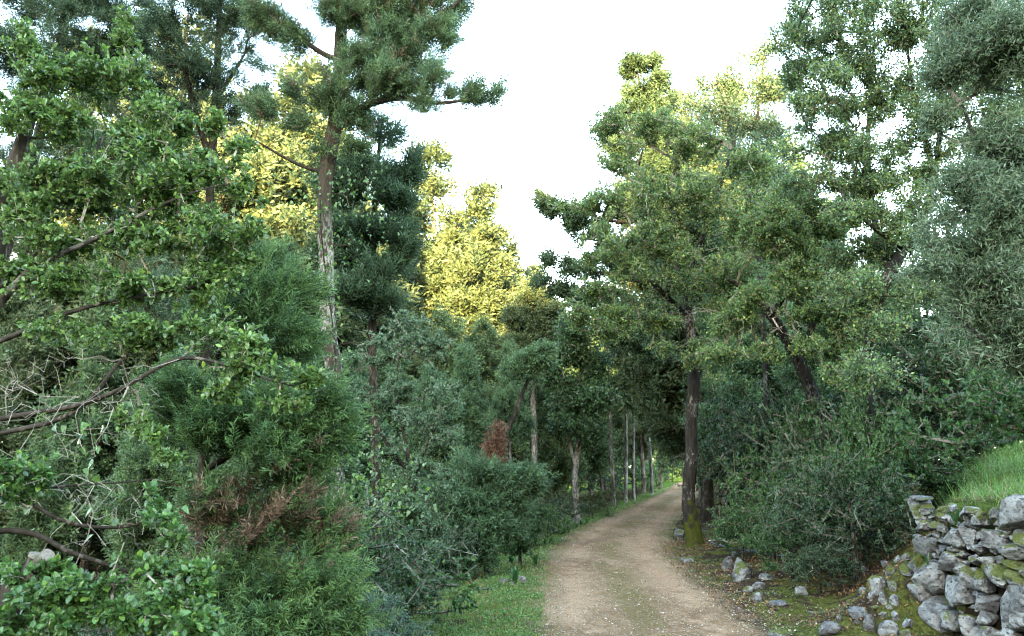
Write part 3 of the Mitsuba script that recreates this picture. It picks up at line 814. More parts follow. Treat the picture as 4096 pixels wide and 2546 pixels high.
plant_tree('dark_cypress', 'dark narrow cypress close behind the tall leaning cypress', 'tree',
           [([b7 - [0, 0, .4], P(374, 400, 14), P(372, 300, 14), P(374, 220, 14), P(378, 160, 14), P(382, 118, 14)], [.08, .075, .07, .06, .04, .02])],
           [C(378, 140, 14, 16, 20), C(364, 165, 14, 20, 18), C(388, 180, 13.8, 18, 18), C(408, 178, 13.6, 8, 10), C(351, 200, 13.8, 22, 22), C(386, 208, 13.7, 20, 16), C(363, 235, 13.7, 28, 20), C(391, 235, 13.6, 16, 14), C(349, 265, 13.7, 20, 22), C(376, 275, 13.6, 24, 20), C(363, 300, 13.6, 28, 14), C(376, 310, 13.6, 20, 12), C(411, 170, 13.5, 5, 12), C(348, 180, 13.8, 9, 20), C(399, 255, 13.5, 9, 24), C(336, 250, 13.7, 8, 24)],
           760, plumes_of(PLUME_MID, (.26, .55), 6, [(.050, .085, .040), (.042, .072, .036)], up=.8, out=.7, spread=.3), 'bark_brown', tip_r=.005, rmin=.005, skip=3.5, twig_cols=BROWN_TWIG)
b8 = on_ground(P(206, 468, 13.5)[0], 13.5)
plant_tree('forked_cypress', 'cypress with slender dark trunk showing between holm oak and tall cypress', 'tree',
           [([b8 - [0, 0, .4], P(206, 330, 13.5), P(208, 250, 13.5), P(212, 160, 13.5), P(216, 90, 13.5), P(219, 20, 13.5), P(221, -60, 13.5)], [.085, .08, .075, .07, .065, .05, .03]),
            ([P(212, 165, 13.5), P(198, 120, 13.4), P(185, 70, 13.3), P(175, 20, 13.3)], [.06, .05, .035, .012]),
            ([P(216, 100, 13.5), P(235, 70, 13.4), P(250, 45, 13.4)], [.04, .03, .012])],
           [C(165, 25, 13.3, 34), C(215, 20, 13.4, 34), C(250, 20, 13.4, 24), C(200, 75, 13.3, 34), C(240, 62, 13.3, 26), C(225, 105, 13.3, 22), C(255, 95, 13.3, 16, 14), C(185, 115, 13.4, 28), C(160, 80, 13.5, 30), C(250, 140, 13.4, 14, 8, w=.5), C(215, -40, 13.5, 60), C(160, -40, 13.5, 50), C(200, 160, 13.5, 20, 20, w=.6), C(235, 260, 13.2, 40, 26), C(215, 305, 13.2, 40, 30)],
           1150, plumes_of(PLUME_MID, (.20, .36), 6, [(.052, .085, .040), (.044, .072, .036)], up=.45, out=.5, spread=.5), 'bark_brown', tip_r=.005, rmin=.005, skip=3.5, twig_cols=BROWN_TWIG)
b9 = on_ground(P(-40, 468, 12.5)[0], 12.5)
plant_tree('crown_cypress', 'shaded cypress crown filling the top left corner behind the holm oak', 'tree',
           [([b9 - [0, 0, .4], P(-20, 330, 12.5), P(35, 150, 12.5), P(70, -20, 12.5), P(72, -100, 12.5)], [.11, .10, .09, .06, .03])],
           [C(30, 10, 12.3, 40), C(85, 10, 12.3, 44), C(125, 40, 12.3, 34), C(70, 70, 12.4, 44), C(20, 70, 12.4, 40), C(110, 95, 12.4, 36), C(60, 130, 12.4, 44), C(130, 10, 12.4, 24), C(60, -60, 12.5, 90), C(100, 170, 12.4, 40), C(20, 160, 12.4, 30), C(120, 240, 12.4, 40, w=.7), C(150, 300, 12, 44, 34, w=.8)],
           1150, plumes_of(PLUME_MID, (.22, .38), 6, [(.052, .085, .040), (.044, .072, .036)], up=.45, out=.5, spread=.5), 'bark_brown', tip_r=.005, rmin=.006, skip=3.5, twig_cols=BROWN_TWIG)
b10 = on_ground(P(206, 468, 5.4)[0], 5.4)
plant_tree('young_cypress', 'bushy young cypress in the left foreground with dead brown lower branches', 'tree',
           [([b10 - [0, 0, .3], P(204, 585, 5.4), P(207, 520, 5.4), P(205, 440, 5.4), P(212, 380, 5.45), P(225, 320, 5.5), P(240, 270, 5.55)], [.034, .032, .03, .026, .02, .014, .006]),
            ([P(206, 470, 5.4), P(250, 440, 5.2), P(280, 420, 5.1), P(318, 400, 5.0)], [.025, .02, .015, .006]),
            ([P(210, 400, 5.4), P(245, 350, 5.3), P(270, 325, 5.3), P(292, 305, 5.3)], [.02, .016, .012, .005]),
            ([P(204, 590, 5.4), P(250, 600, 5.0), P(300, 590, 4.9), P(345, 585, 4.8)], [.02, .018, .014, .005])],
           [C(238, 300, 5.5, 28, 24), C(268, 308, 5.4, 24, 22), C(258, 272, 5.5, 18, 16), C(235, 340, 5.4, 30), C(280, 345, 5.3, 22, 20), C(290, 300, 5.4, 10, 9), C(250, 420, 5.2, 34, 20), C(290, 425, 5.1, 38, 20), C(312, 405, 5.0, 18, 16), C(315, 440, 5.05, 18, 18), C(210, 440, 5.2, 22, 26), C(270, 465, 5.1, 40, 18), C(195, 400, 5.4, 30, 30),
            C(230, 590, 5.0, 34, 22), C(275, 600, 4.9, 40, 26), C(315, 585, 4.8, 30, 20), C(335, 615, 4.7, 22, 18), C(300, 630, 4.7, 50, 16), C(315, 545, 5, 22, 24), C(190, 610, 5, 34, 30), C(250, 640, 4.8, 50, 20),
            C(225, 510, 5.1, 36, 22, w=.6), C(285, 520, 5.0, 34, 16, w=.7), C(250, 545, 5.0, 36, 14, w=.5), C(305, 500, 4.9, 8, 6)],
           1400, plumes_of(PLUME_NEAR, (.16, .34), 6, [(.062, .108, .034), (.080, .130, .038), (.048, .086, .034)], up=.5, out=.8, spread=.30, deadcols=DEAD_COLS,
                           dead=lambda p: .75 * np.exp(-((p[:, 2] - 1.36) / .20) ** 2) * np.exp(-((p[:, 0] + 1.55) / .5) ** 2)), 'bark_brown', tip_r=.0013, rmin=.0012, skip=.5, twig_cols=PALE_TWIG + DEAD_COLS[:1], piece=.2, shell=1.6, wiggle=.08,
           bare=([C(240, 520, 5.1, 50, 30), C(270, 490, 5.0, 40, 26)], 160))

h0 = on_ground(-3.15, 4.1)
plant_tree('holm_oak', 'leafy holm oak reaching in from the left edge with glossy dark green leaves', 'tree',
           [([h0 - [0, 0, .3], h0 + [.05, 0, 1.2], P(-25, 335, 4.0), P(-5, 240, 4.1), P(20, 150, 4.2), P(50, 60, 4.4)], [.12, .10, .085, .06, .04, .012]),
            ([P(-25, 330, 4.0), P(0, 303, 3.9), P(29, 272, 3.9), P(84, 244, 3.9), P(147, 212, 3.9), P(235, 183, 4.0)], [0.0256, 0.0209, 0.0186, 0.0139, 0.0093, 0.0028]),
            ([P(-15, 295, 4), P(10, 282, 4.0), P(45, 225, 4.2), P(95, 150, 4.4), P(150, 80, 4.5)], [0.0209, 0.0186, 0.0139, 0.0093, 0.0028]),
            ([P(-40, 450, 3.9), P(40, 425, 3.8), P(95, 394, 3.7), P(118, 364, 3.7), P(147, 343, 3.7), P(200, 330, 3.7)], [0.0139, 0.0125, 0.0107, 0.0093, 0.0070, 0.0028]),
            ([P(-40, 430, 3.9), P(74, 406, 3.7), P(135, 381, 3.6), P(185, 358, 3.6), P(215, 362, 3.6), P(274, 381, 3.55), P(322, 390, 3.5)], [0.0149, 0.0121, 0.0102, 0.0084, 0.0065, 0.0046, 0.0019]),
            ([P(-28, 345, 4), P(15, 335, 3.9), P(60, 316, 3.9), P(130, 298, 3.9), P(210, 282, 3.9), P(258, 255, 3.9)], [0.0163, 0.0139, 0.0116, 0.0093, 0.0056, 0.0023])],
           [C(20, 40, 4.2, 26, 24), C(45, 75, 4.2, 36), C(15, 110, 4.1, 36), C(95, 75, 4.3, 34), C(125, 40, 4.4, 14, 30), C(140, 85, 4.3, 30), C(70, 130, 4.1, 44), C(130, 140, 4.1, 44), C(30, 180, 4, 40), C(95, 195, 4.0, 46), C(160, 185, 4.0, 44), C(180, 130, 4.2, 26), C(213, 125, 4.2, 10, 16),
            C(210, 180, 4.0, 34), C(240, 150, 4.1, 16, 18), C(245, 195, 4.0, 16, 24), C(60, 235, 3.9, 40, 26), C(130, 240, 3.9, 40, 26), C(200, 235, 3.9, 40), C(245, 230, 3.9, 18), C(60, 285, 3.9, 40, 24), C(130, 285, 3.9, 44, 24), C(200, 285, 3.9, 40, 24), C(245, 270, 3.9, 16, 16),
            C(30, 215, 3.9, 34), C(150, 330, 3.7, 40, 22), C(215, 325, 3.7, 36, 20), C(255, 345, 3.6, 26, 18), C(245, 375, 3.6, 34, 18), C(285, 365, 3.5, 16, 12), C(310, 378, 3.5, 14, 10), C(275, 400, 3.5, 34, 14), C(225, 395, 3.6, 20, 14), C(135, 415, 3.6, 22, 14, w=.8), C(150, 440, 3.5, 20, 14, w=.9), C(60, 330, 3.8, 40, 20, w=.5), C(20, 270, 3.9, 24, 24), C(170, 455, 3.5, 16, 10), C(100, 340, 3.8, 30, 16, w=.5)],
           4500, leaves_of(LEAF_OVAL, (.018, .038), 13, OAK_COLS, mat='leaf_glossy', tipcols=[(.13, .20, .035), (.10, .17, .03)], tipshare=.10, up=.55), 'bark_holm', tip_r=.0016, rmin=.0010, skip=1.3, twig_cols=[(.20, .175, .14), (.15, .125, .095), (.26, .23, .19)], piece=.16, shell=1.5, wiggle=.06,
           bare=([C(40, 370, 3.7, 70, 40), C(120, 390, 3.6, 60, 40), C(60, 440, 3.5, 70, 24), C(30, 410, 3.6, 40, 30)], 420))
h1 = P(2, 640, 3.1); h1[2] = float(height(h1[0], h1[1]))
hk = plant_tree('holm_oak', 'low holm oak sprouting from a sawn stem in the bottom left corner', 'tree',
           [([h1 - [0, 0, .3], P(4, 640, 3.1), P(16, 612, 3.1), P(30, 575, 3.1), P(38, 556, 3.1)], [.05, .046, .042, .036, .032]),
            ([P(30, 575, 3.1), P(40, 563, 3.08), P(47, 556, 3.06)], [.03, .027, .024]),
            ([P(-30, 545, 3.3), P(0, 531, 3.25), P(40, 536, 3.2), P(70, 552, 3.1), P(100, 562, 3.05), P(130, 572, 3.0), P(180, 577, 2.95), P(205, 582, 2.9)], [0.0124, 0.0118, 0.0105, 0.0093, 0.0074, 0.0056, 0.0037, 0.0019]),
            ([P(-10, 495, 3.3), P(15, 493, 3.25), P(50, 515, 3.2), P(95, 527, 3.15), P(130, 526, 3.1), P(160, 515, 3.05)], [0.0099, 0.0093, 0.0081, 0.0068, 0.0050, 0.0025]),
            ([P(14, 618, 3.1), P(60, 608, 3.0), P(100, 596, 2.95), P(125, 570, 2.9)], [0.0074, 0.0062, 0.0050, 0.0025]),
            ([P(-20, 500, 3.3), P(30, 490, 3.3), P(80, 485, 3.25), P(155, 479, 3.2)], [0.0068, 0.0056, 0.0043, 0.0019])],
           [C(18, 470, 3.2, 24, 22), C(45, 480, 3.2, 14, 10), C(12, 495, 3.2, 16, 12), C(150, 505, 3.05, 12, 18), C(165, 520, 3.0, 16, 10), C(178, 535, 2.95, 10, 10), C(195, 575, 2.9, 16, 12), C(150, 570, 2.95, 24, 14), C(180, 600, 2.85, 30, 16), C(210, 612, 2.8, 14, 10), C(150, 610, 2.9, 26, 20), C(200, 630, 2.8, 26, 12),
            C(100, 590, 2.95, 22, 16), C(110, 615, 2.9, 24, 14), C(65, 590, 2.95, 24, 20), C(35, 595, 3.0, 26, 18), C(20, 615, 3.0, 30, 20), C(75, 618, 2.9, 30, 14), C(50, 570, 3.05, 16, 10), C(15, 575, 3.1, 18, 14), C(120, 540, 3.0, 10, 8, w=.5), C(5, 635, 2.9, 24, 14)],
           950, leaves_of(LEAF_TOOTH, (.024, .040), 9, [(.058, .115, .028), (.072, .135, .034), (.045, .09, .026)], mat='leaf_glossy', pick=240, tipcols=[(.12, .20, .035)], tipshare=.1, up=.6), 'bark_brown', tip_r=.0013, rmin=.0008, skip=.1, twig_cols=[(.20, .175, .14), (.15, .125, .095), (.26, .23, .19)], piece=.12, shell=1.5, wiggle=.08,
           bare=([C(70, 500, 3.2, 70, 24), C(110, 485, 3.2, 60, 20), C(90, 540, 3.1, 60, 20), C(125, 520, 3.1, 30, 30)], 200))
for k, (c, ax, r) in enumerate([(P(38, 556, 3.1), P(38, 556, 3.1) - P(30, 575, 3.1), .033), (P(47, 556, 3.06), P(47, 556, 3.06) - P(40, 563, 3.08), .026)]):
    m = trimesh.creation.cylinder(radius=r, height=.012, sections=18)
    M = trimesh.geometry.align_vectors([0, 0, 1], ax / np.linalg.norm(ax)); M[:3, 3] = c
    m.apply_transform(M)
    put(numbered(f'{hk}__sawn_end'), (m.vertices, m.faces), 'sawn_wood', smooth=30)

# phillyrea and other mid trees on the left
def shrub(name, label, px, Y, stems_px, clumps, n, per, cols, leaf=LEAF_RHOMB, size=(.025, .045), cat='shrub', mat='leaf_soft', bark='bark_brown', r0=.04, group=None, **kw):
    b = on_ground(P(px, 468, Y)[0], Y)
    stems = []
    for k, pts in enumerate(stems_px):
        q = [P(*a) for a in pts]
        if k == 0: q = [b - [0, 0, .2]] + q
        rr = np.linspace(r0 * (1 if k == 0 else .6), r0 * .2, len(q))
        stems.append((q, rr))
    return plant_tree(name, label, cat, stems, clumps, n, leaves_of(leaf, size, per, cols, mat=mat, up=.45, back=kw.pop('back', 1)), bark, skip=kw.pop('skip', .3), group=group, **kw)


shrub('phillyrea_tree', 'grey green small leaved tree with pale thin stems right of the tall cypress', 410, 9.6,
      [[(410, 560, 9.6), (412, 500, 9.6), (405, 440, 9.6), (398, 400, 9.6), (402, 350, 9.7)], [(412, 500, 9.6), (425, 450, 9.5), (440, 420, 9.4)], [(408, 470, 9.6), (380, 430, 9.5), (370, 390, 9.5)]],
      [C(410, 330, 9.8, 30, 24), C(385, 350, 9.7, 26), C(430, 350, 9.7, 24, 24), C(400, 385, 9.6, 34, 26), C(440, 395, 9.5, 24), C(375, 400, 9.6, 22), C(420, 430, 9.5, 34, 24), C(455, 435, 9.4, 18, 16), C(390, 455, 9.5, 28), C(435, 470, 9.4, 30, 20), C(400, 510, 9.4, 30), C(430, 520, 9.3, 24), C(440, 500, 9.3, 16), C(400, 555, 9.2, 34, 30), C(385, 590, 9, 30, 26), C(420, 590, 9, 24, 26), C(425, 555, 9.2, 22)],
      1900, 11, PHIL_COLS, size=(.03, .05), cat='tree', r0=.045, tip_r=.003, rmin=.003, twig_cols=PALE_TWIG, shell=1.5, skip=.6, back=2)
shrub('heath_bush', 'low feathery grey green bush at the bottom of the left verge', 395, 7.0, [[(392, 610, 7), (388, 590, 7)]],
      [C(378, 612, 6.8, 30, 22), C(405, 628, 6.9, 20, 14), C(385, 640, 6.5, 40, 22), C(360, 600, 7, 24, 20)], 500, 9, [(.05, .085, .05), (.06, .10, .06)], leaf=LEAF_LANCE, size=(.03, .05), tip_r=.002, rmin=.0015)
b11 = on_ground(P(486, 468, 14.6)[0], 14.6)
plant_tree('dark_young_cypress', 'dark low cypress at the left verge below the dead brown tree', 'tree',
           [([b11 - [0, 0, .3], P(486, 560, 14.6), P(485, 530, 14.6), P(485, 500, 14.6), P(484, 476, 14.6)], [.06, .055, .04, .03, .012])],
           [C(478, 476, 14.4, 16, 12), C(506, 482, 14.4, 16, 10), C(462, 500, 14.2, 24, 18), C(500, 500, 14.2, 24, 20), C(520, 485, 14.3, 12, 12), C(455, 535, 14, 26, 20), C(490, 535, 14.1, 24, 16), C(470, 560, 14, 26, 14)],
           700, plumes_of(PLUME_MID, (.24, .5), 7, [(.050, .088, .036), (.040, .070, .032)], up=.45, out=.7, spread=.4), 'bark_brown', tip_r=.004, rmin=.004, skip=.5, twig_cols=BROWN_TWIG)
b12 = on_ground(P(493, 468, 17.0)[0], 17.0)
plant_tree('dead_cypress', 'small dead cypress with rust brown foliage in the middle of the wood', 'tree',
           [([b12 - [0, 0, .3], P(494, 480, 17), P(495, 440, 17), P(497, 418, 17)], [.05, .045, .03, .01])],
           [C(497, 424, 16.9, 3, 8), C(496, 438, 16.9, 5, 9), C(493, 450, 16.9, 7, 9), C(492, 462, 16.9, 8, 9), C(495, 474, 16.9, 6, 8), C(492, 486, 16.9, 5, 8)],
           260, plumes_of(PLUME_MID, (.16, .26), 6, [(.125, .062, .036), (.095, .05, .03)], up=-.3, out=.4, spread=.5), 'bark_brown', tip_r=.004, rmin=.004, skip=.5, twig_cols=BROWN_TWIG)
b13 = on_ground(P(526, 468, 16.5)[0], 16.5)
shrub('dark_bush', 'dark green round bush at the left edge of the track', 520, 15.5, [[(520, 540, 15.5), (520, 515, 15.5)]],
      [C(512, 515, 15.3, 18, 16), C(530, 525, 15.2, 18, 18), C(515, 545, 15, 20, 14), C(540, 510, 15.5, 14, 14), C(530, 490, 15.6, 16, 16)], 700, 10, BUSH_COLS, size=(.035, .06), tip_r=.003, rmin=.004, back=2)
b17 = on_ground(P(534, 468, 32)[0], 32)
plant_tree('slender_cypress', 'slender cypress with straight pale trunk and sunlit crown in the middle of the wood', 'tree',
           [([b17 - [0, 0, .3], P(534, 480, 32), P(534.5, 440, 32), P(533, 400, 32), P(533, 350, 32), P(534, 300, 32), P(534, 276, 32)], [.15, .13, .12, .11, .09, .05, .015])],
           [C(534, 284, 32, 7, 9), C(530, 300, 32, 12, 10), C(540, 305, 32, 12, 10), C(548, 325, 31.8, 12, 14), C(525, 325, 31.8, 14, 12), C(538, 335, 32, 14), C(552, 345, 31.7, 8, 8), C(518, 350, 31.7, 12, 8), C(540, 360, 32, 14, 8), C(545, 385, 31.8, 12, 6, w=.5), C(520, 385, 31.8, 12, 6, w=.5)],
           800, plumes_of(PLUME_FAR, (.35, .65), 8, CYP_LIT, up=.55, out=.5, spread=.4), 'bark_pale', tip_r=.007, rmin=.007, skip=4, piece=.5, twig_cols=BROWN_TWIG,
           bare=([C(540, 430, 32, 14, 40), C(527, 440, 32, 14, 32)], 40))
b16 = on_ground(P(498, 468, 22)[0], 22)
plant_tree('leaning_dead_tree', 'bare dark leaning trunk right of the dead brown cypress', 'tree',
           [([P(497, 468, 22), P(503, 440, 22), P(512, 420, 22), P(520, 400, 22), P(528, 380, 22)], [.085, .08, .07, .06, .04])],
           [C(535, 365, 22, 16, 12), C(525, 375, 22, 12, 8)], 160, plumes_of(PLUME_FAR, (.3, .5), 6, CYP_COLS), 'bark_brown', tip_r=.005, rmin=.005, skip=2.2)
b14 = on_ground(P(577, 468, 26.5)[0], 26.5)
plant_tree('crooked_oak', 'round crowned dark tree with crooked pale trunk left of the track', 'tree',
           [([b14 - [0, 0, .3], P(576, 500, 26.5), P(575, 475, 26.5), P(578, 450, 26.5), P(579.5, 430, 26.5), P(577, 412, 26.5), P(579, 385, 26.5), P(580, 350, 26.5)], [.12, .10, .095, .09, .085, .08, .07, .03]),
            ([P(576, 470, 26.5), P(570, 445, 26.3), P(566, 425, 26.2), P(564, 410, 26.2)], [.06, .05, .045, .02])],
           [C(575, 350, 26.4, 24, 22), C(595, 365, 26.2, 18), C(555, 365, 26.3, 20), C(600, 395, 26, 18, 18), C(560, 395, 26, 20, 18), C(580, 400, 26, 20, 14), C(590, 430, 25.9, 12, 12), C(565, 425, 26, 14, 10), C(575, 330, 26.4, 18, 12)],
           1100, leaves_of(LEAF_RHOMB, (.09, .15), 12, BUSH_COLS + PHIL_COLS, back=2, up=.5, reach=2.5, scat=.14), 'bark_pale', tip_r=.008, rmin=.008, skip=3, piece=.6, twig_cols=PALE_TWIG)


# ------------------------------------------------------------------ kinds that repeat: the far cypresses and the bushes
def cypress_group(name, seed, H, width, crown0, n, cols, bark='bark_cypress', lean=.0, per=6, size=(.55, .95)):
    rng = np.random.default_rng(seed)
    z = np.linspace(-.4, H, 9)
    trunk = np.stack([.10 * np.sin(z * .5 + seed), .10 * np.cos(z * .43 + seed), z], 1)
    rad = np.interp(z, [-.4, H * .5, H], [.17, .11, .02])
    clumps = []
    m = 34
    for k in range(m):
        t = (k + rng.random()) / m
        zz = H * (crown0 + (1 - crown0) * t)
        R = width * (math.sin(math.pi * min(1, t * .62 + .30)) ** .9) * (1 - .72 * t ** 1.6) + .10
        a = k * 2.4 + rng.normal() * .5
        rr = rng.uniform(.3, .85) * R
        s = R * rng.uniform(.32, .55) + .12
        clumps.append((np.array([rr * math.cos(a), rr * math.sin(a), zz]), np.array([s, s, s * 1.35])))
    clumps.append((np.array([0, 0, H * .97]), np.array([.22, .22, .8])))
    A = fill(clumps, n, rng, 1.8)
    bz = rng.uniform(H * crown0 * .45, H * crown0, 60); ba = rng.random(60) * 6.28
    B = np.stack([np.cos(ba), np.sin(ba), bz * 0], 1) * rng.uniform(.4, 1.3, (60, 1)) + np.stack([0 * bz, 0 * bz, bz], 1)
    roots, rp = stems_nodes([(trunk, rad)], H * .12, .4)
    X, par, tips = grow(roots, rp, np.vstack([A, B]), .12, .12, rng, .6)
    bare_d = cKDTree(B).query(X[tips])[0]
    live = tips[bare_d > 1e-6]
    r = radii(X, par, len(roots), .012, live=live)
    tw, tc = twigs_mesh(X, par, r, len(roots), .0071, BROWN_TWIG, rng)
    tv = trunk
    pm, pc = plumes(X, par, live, PLUME_FAR, size, per, cols, rng, lambda q: np.stack([0 * q[:, 0], 0 * q[:, 0], q[:, 2]], 1), up=.75, out=.5, spread=.4)
    sv, sf = stem_mesh(trunk, rad, sides=10, seed=seed, flare=.2, step=.35)
    mk = lambda vf, b, **k: ply(trimesh.Trimesh(vf[0], vf[1], process=False), b, **k)
    scene[name] = {'type': 'shapegroup', 'trunk': mk((sv, sf), bark, smooth=True), 'twigs': mk(tw, 'twig_wood', color=tc), 'foliage': mk(pm, 'needle', color=pc)}
    return H


def bush_group(name, seed, n, per, cols, leaf, size):
    rng = np.random.default_rng(seed)
    clumps = [(np.array([.75 * math.cos(a) * q, .75 * math.sin(a) * q, .35 + .95 * h]), np.array([.42, .42, .36]) * rng.uniform(.8, 1.2)) for a, q, h in zip(np.arange(12) * 2.4, np.sqrt((np.arange(12) + .5) / 12), rng.random(12) * (1 - .6 * (np.arange(12) / 12)))]
    stems = [(np.array([[0, 0, -.2], [.02, 0, .3], [.05, .05, .8]]), np.array([.04, .03, .015]))]
    A = fill(clumps, n, rng, 2.0)
    roots, rp = stems_nodes(stems, .1, .1)
    X, par, tips = grow(roots, rp, A, .3, .2, rng, .25)
    r = radii(X, par, len(roots), .004, live=tips)
    tw, tc = twigs_mesh(X, par, r, len(roots), .0031, GREY_TWIG, rng)
    (m, c, _) = broad_leaves(X, par, tips, leaf, size, per, cols, rng, up=.45, back=2)
    mk = lambda vf, b, **k: ply(trimesh.Trimesh(vf[0], vf[1], process=False), b, **k)
    scene[name] = {'type': 'shapegroup', 'stem': mk(stem_mesh(*stems[0], sides=8), 'bark_brown', smooth=True), 'twigs': mk(tw, 'twig_wood', color=tc), 'foliage': mk(m, 'leaf_soft', color=c)}


CH = {'cyp_a': cypress_group('cyp_a', 21, 15, 1.9, .14, 1200, CYP_LIT), 'cyp_b': cypress_group('cyp_b', 22, 15, 2.4, .22, 1300, CYP_LIT), 'cyp_c': cypress_group('cyp_c', 23, 15, 2.0, .52, 1100, CYP_COLS, 'bark_pale'),
      'cyp_d': cypress_group('cyp_d', 24, 12, 2.5, .22, 1200, CYP_COLS)}
bush_group('bush_a', 31, 520, 11, BUSH_COLS, LEAF_RHOMB, (.035, .06))
bush_group('bush_b', 32, 520, 11, [(.034, .064, .025), (.042, .075, .029), (.027, .050, .021)], LEAF_RHOMB, (.03, .05))
bush_group('bush_c', 33, 420, 12, [(.06, .085, .03), (.085, .10, .03)], LEAF_RHOMB, (.035, .06))


def instance(key, group, pos, scale, rot, label, cat, grp=None):
    scene[key] = {'type': 'instance', 'g': {'type': 'ref', 'id': group}, 'to_world': T().translate([float(a) for a in pos]).rotate([0, 0, 1], float(rot)).scale([float(a) for a in scale])}
    tag(key, label, cat, grp)
    for p in ('foliage', 'twigs'): tag(f'{key}__{p}', kind='stuff')


def cyp(px, Y, top, group, label, wide=1.0, grp=None):
    key = numbered('cypress')
    b = on_ground(P(px, 468, Y)[0], Y)
    H = P(px, top, Y)[2] - b[2]
    k = H / CH[group]
    instance(key, group, b, (k * wide, k * wide, k), (zlib.crc32(key.encode()) % 360), label, 'tree', grp)


for a in [(426, 42, 160, 'cyp_a', 'tallest sunlit yellow green cypress of the far group, with a thin tip', 1.35), (452, 40, 206, 'cyp_b', 'broad sunlit cypress between the two pointed ones of the far group'),
          (479, 38, 192, 'cyp_a', 'sunlit cypress with pointed top, right of the far group', 1.15), (505, 41, 240, 'cyp_b', 'sunlit cypress at the right shoulder of the far group'),
          (531, 45, 272, 'cyp_a', 'lower sunlit cypress standing right of the far group'), (550, 48, 305, 'cyp_b', 'short sunlit cypress rightmost before the gap of sky'),
          (465, 50, 215, 'cyp_b', 'sunlit cypress filling the middle of the far group'), (437, 50, 215, 'cyp_b', 'sunlit cypress at the back left of the far group'), (494, 52, 225, 'cyp_b', 'sunlit cypress at the back right of the far group'), (403, 46, 230, 'cyp_b', 'sunlit cypress half hidden behind the dark cypress', 1.1),
          (242, 30, 85, 'cyp_b', 'sunlit cypress glowing behind the forked cypress', 1.1), (285, 31, 75, 'cyp_a', 'sunlit yellow cypress left of the tall cypress trunk', 1.2), (312, 33, 105, 'cyp_b', 'sunlit cypress directly behind the tall cypress trunk', 1.2),
          (150, 33, 10, 'cyp_b', 'tall sunlit cypress glimpsed through the top of the holm oak'), (55, 34, 60, 'cyp_a', 'sunlit cypress glimpsed behind the top left crown'), (10, 30, 230, 'cyp_b', 'partly lit cypress seen through holm oak branches at the left edge'),
          (95, 29, 300, 'cyp_d', 'shaded cypress deep behind the holm oak'),
          (446, 32, 318, 'cyp_d', 'broad shaded cypress with lit tips in the middle of the wood', 1.05), (482, 33, 326, 'cyp_d', 'shaded wide cypress above the dead brown one', .9), (432, 19, 372, 'cyp_d', 'shaded low cypress right of the grey green tree', 1.1),
          
          (612.5, 40, 300, 'cyp_c', 'cypress with pale bare trunk, leftmost of the row by the track', .9), (626, 44, 318, 'cyp_c', 'second pale trunked cypress in the row by the track', .9), (634, 46.5, 310, 'cyp_c', 'third thin trunked cypress in the row by the track', .8),
          (650, 54, 330, 'cyp_c', 'dark trunked cypress at the far end of the row'), (642, 62, 300, 'cyp_b', 'lit cypress top behind the row by the track'), (661, 70, 340, 'cyp_d', 'lit cypress far down the track'), (600, 52, 318, 'cyp_b', 'cypress in the depth behind the row'),
          (466, 22, 352, 'cyp_c', 'slender shaded cypress left of the dead brown one', .9), (511, 25, 348, 'cyp_c', 'slender shaded cypress right of the dead brown one', .8), (575, 46, 325, 'cyp_d', 'dim cypress behind the crooked tree'), (560, 62, 330, 'cyp_d', 'dim cypress far behind the crooked tree', 1.3), (590, 66, 335, 'cyp_d', 'dim cypress far behind the yellowish bush', 1.3), (605, 78, 350, 'cyp_d', 'dim cypress farthest behind the trunk row', 1.3), (530, 55, 340, 'cyp_d', 'dim cypress far behind the slender trunk', 1.3), (495, 50, 345, 'cyp_d', 'dim cypress far behind the dead brown tree', 1.3), (548, 36, 370, 'cyp_d', 'dim cypress left of the crooked tree'), (470, 33, 345, 'cyp_d', 'dim cypress deep in the middle of the wood', 1.2), (506, 46, 350, 'cyp_d', 'dim cypress behind the slender trunk', 1.2),
          (385, 27, 350, 'cyp_d', 'dim cypress behind the grey green tree', 1.3), (345, 24, 360, 'cyp_d', 'dim cypress behind the ivy trunk', 1.2), (300, 22, 330, 'cyp_d', 'dim cypress behind the young cypress'), (250, 20, 350, 'cyp_d', 'dim cypress behind the forked trunk', 1.2),
          (172, 21, 350, 'cyp_d', 'dim cypress low behind the holm oak'),
          (700, 33, 92, 'cyp_b', 'sunlit cypress top behind the roadside tree', 1.1), (752, 33, 100, 'cyp_a', 'sunlit cypress top left of the thin leaved tree', .9),
          (800, 26, 150, 'cyp_d', 'shaded cypress behind the leaning tree'), (722, 36, 210, 'cyp_d', 'shaded cypress deep behind the roadside trunk', 1.2), (850, 19, 285, 'cyp_d', 'dark cypress under the forked tree', 1.3), (905, 22, 240, 'cyp_d', 'dark cypress behind the forked trunk'),
          (960, 19, 250, 'cyp_d', 'dark cypress behind the olive', 1.1), (1010, 17, 230, 'cyp_d', 'dark cypress at the right edge behind the olive', 1.2), (760, 24, 270, 'cyp_d', 'dark cypress behind the leaning stem', 1.2), (706, 48, 300, 'cyp_d', 'dim cypress past the bend of the track')]:
    cyp(*a[:4], a[4], *(a[5:6]))

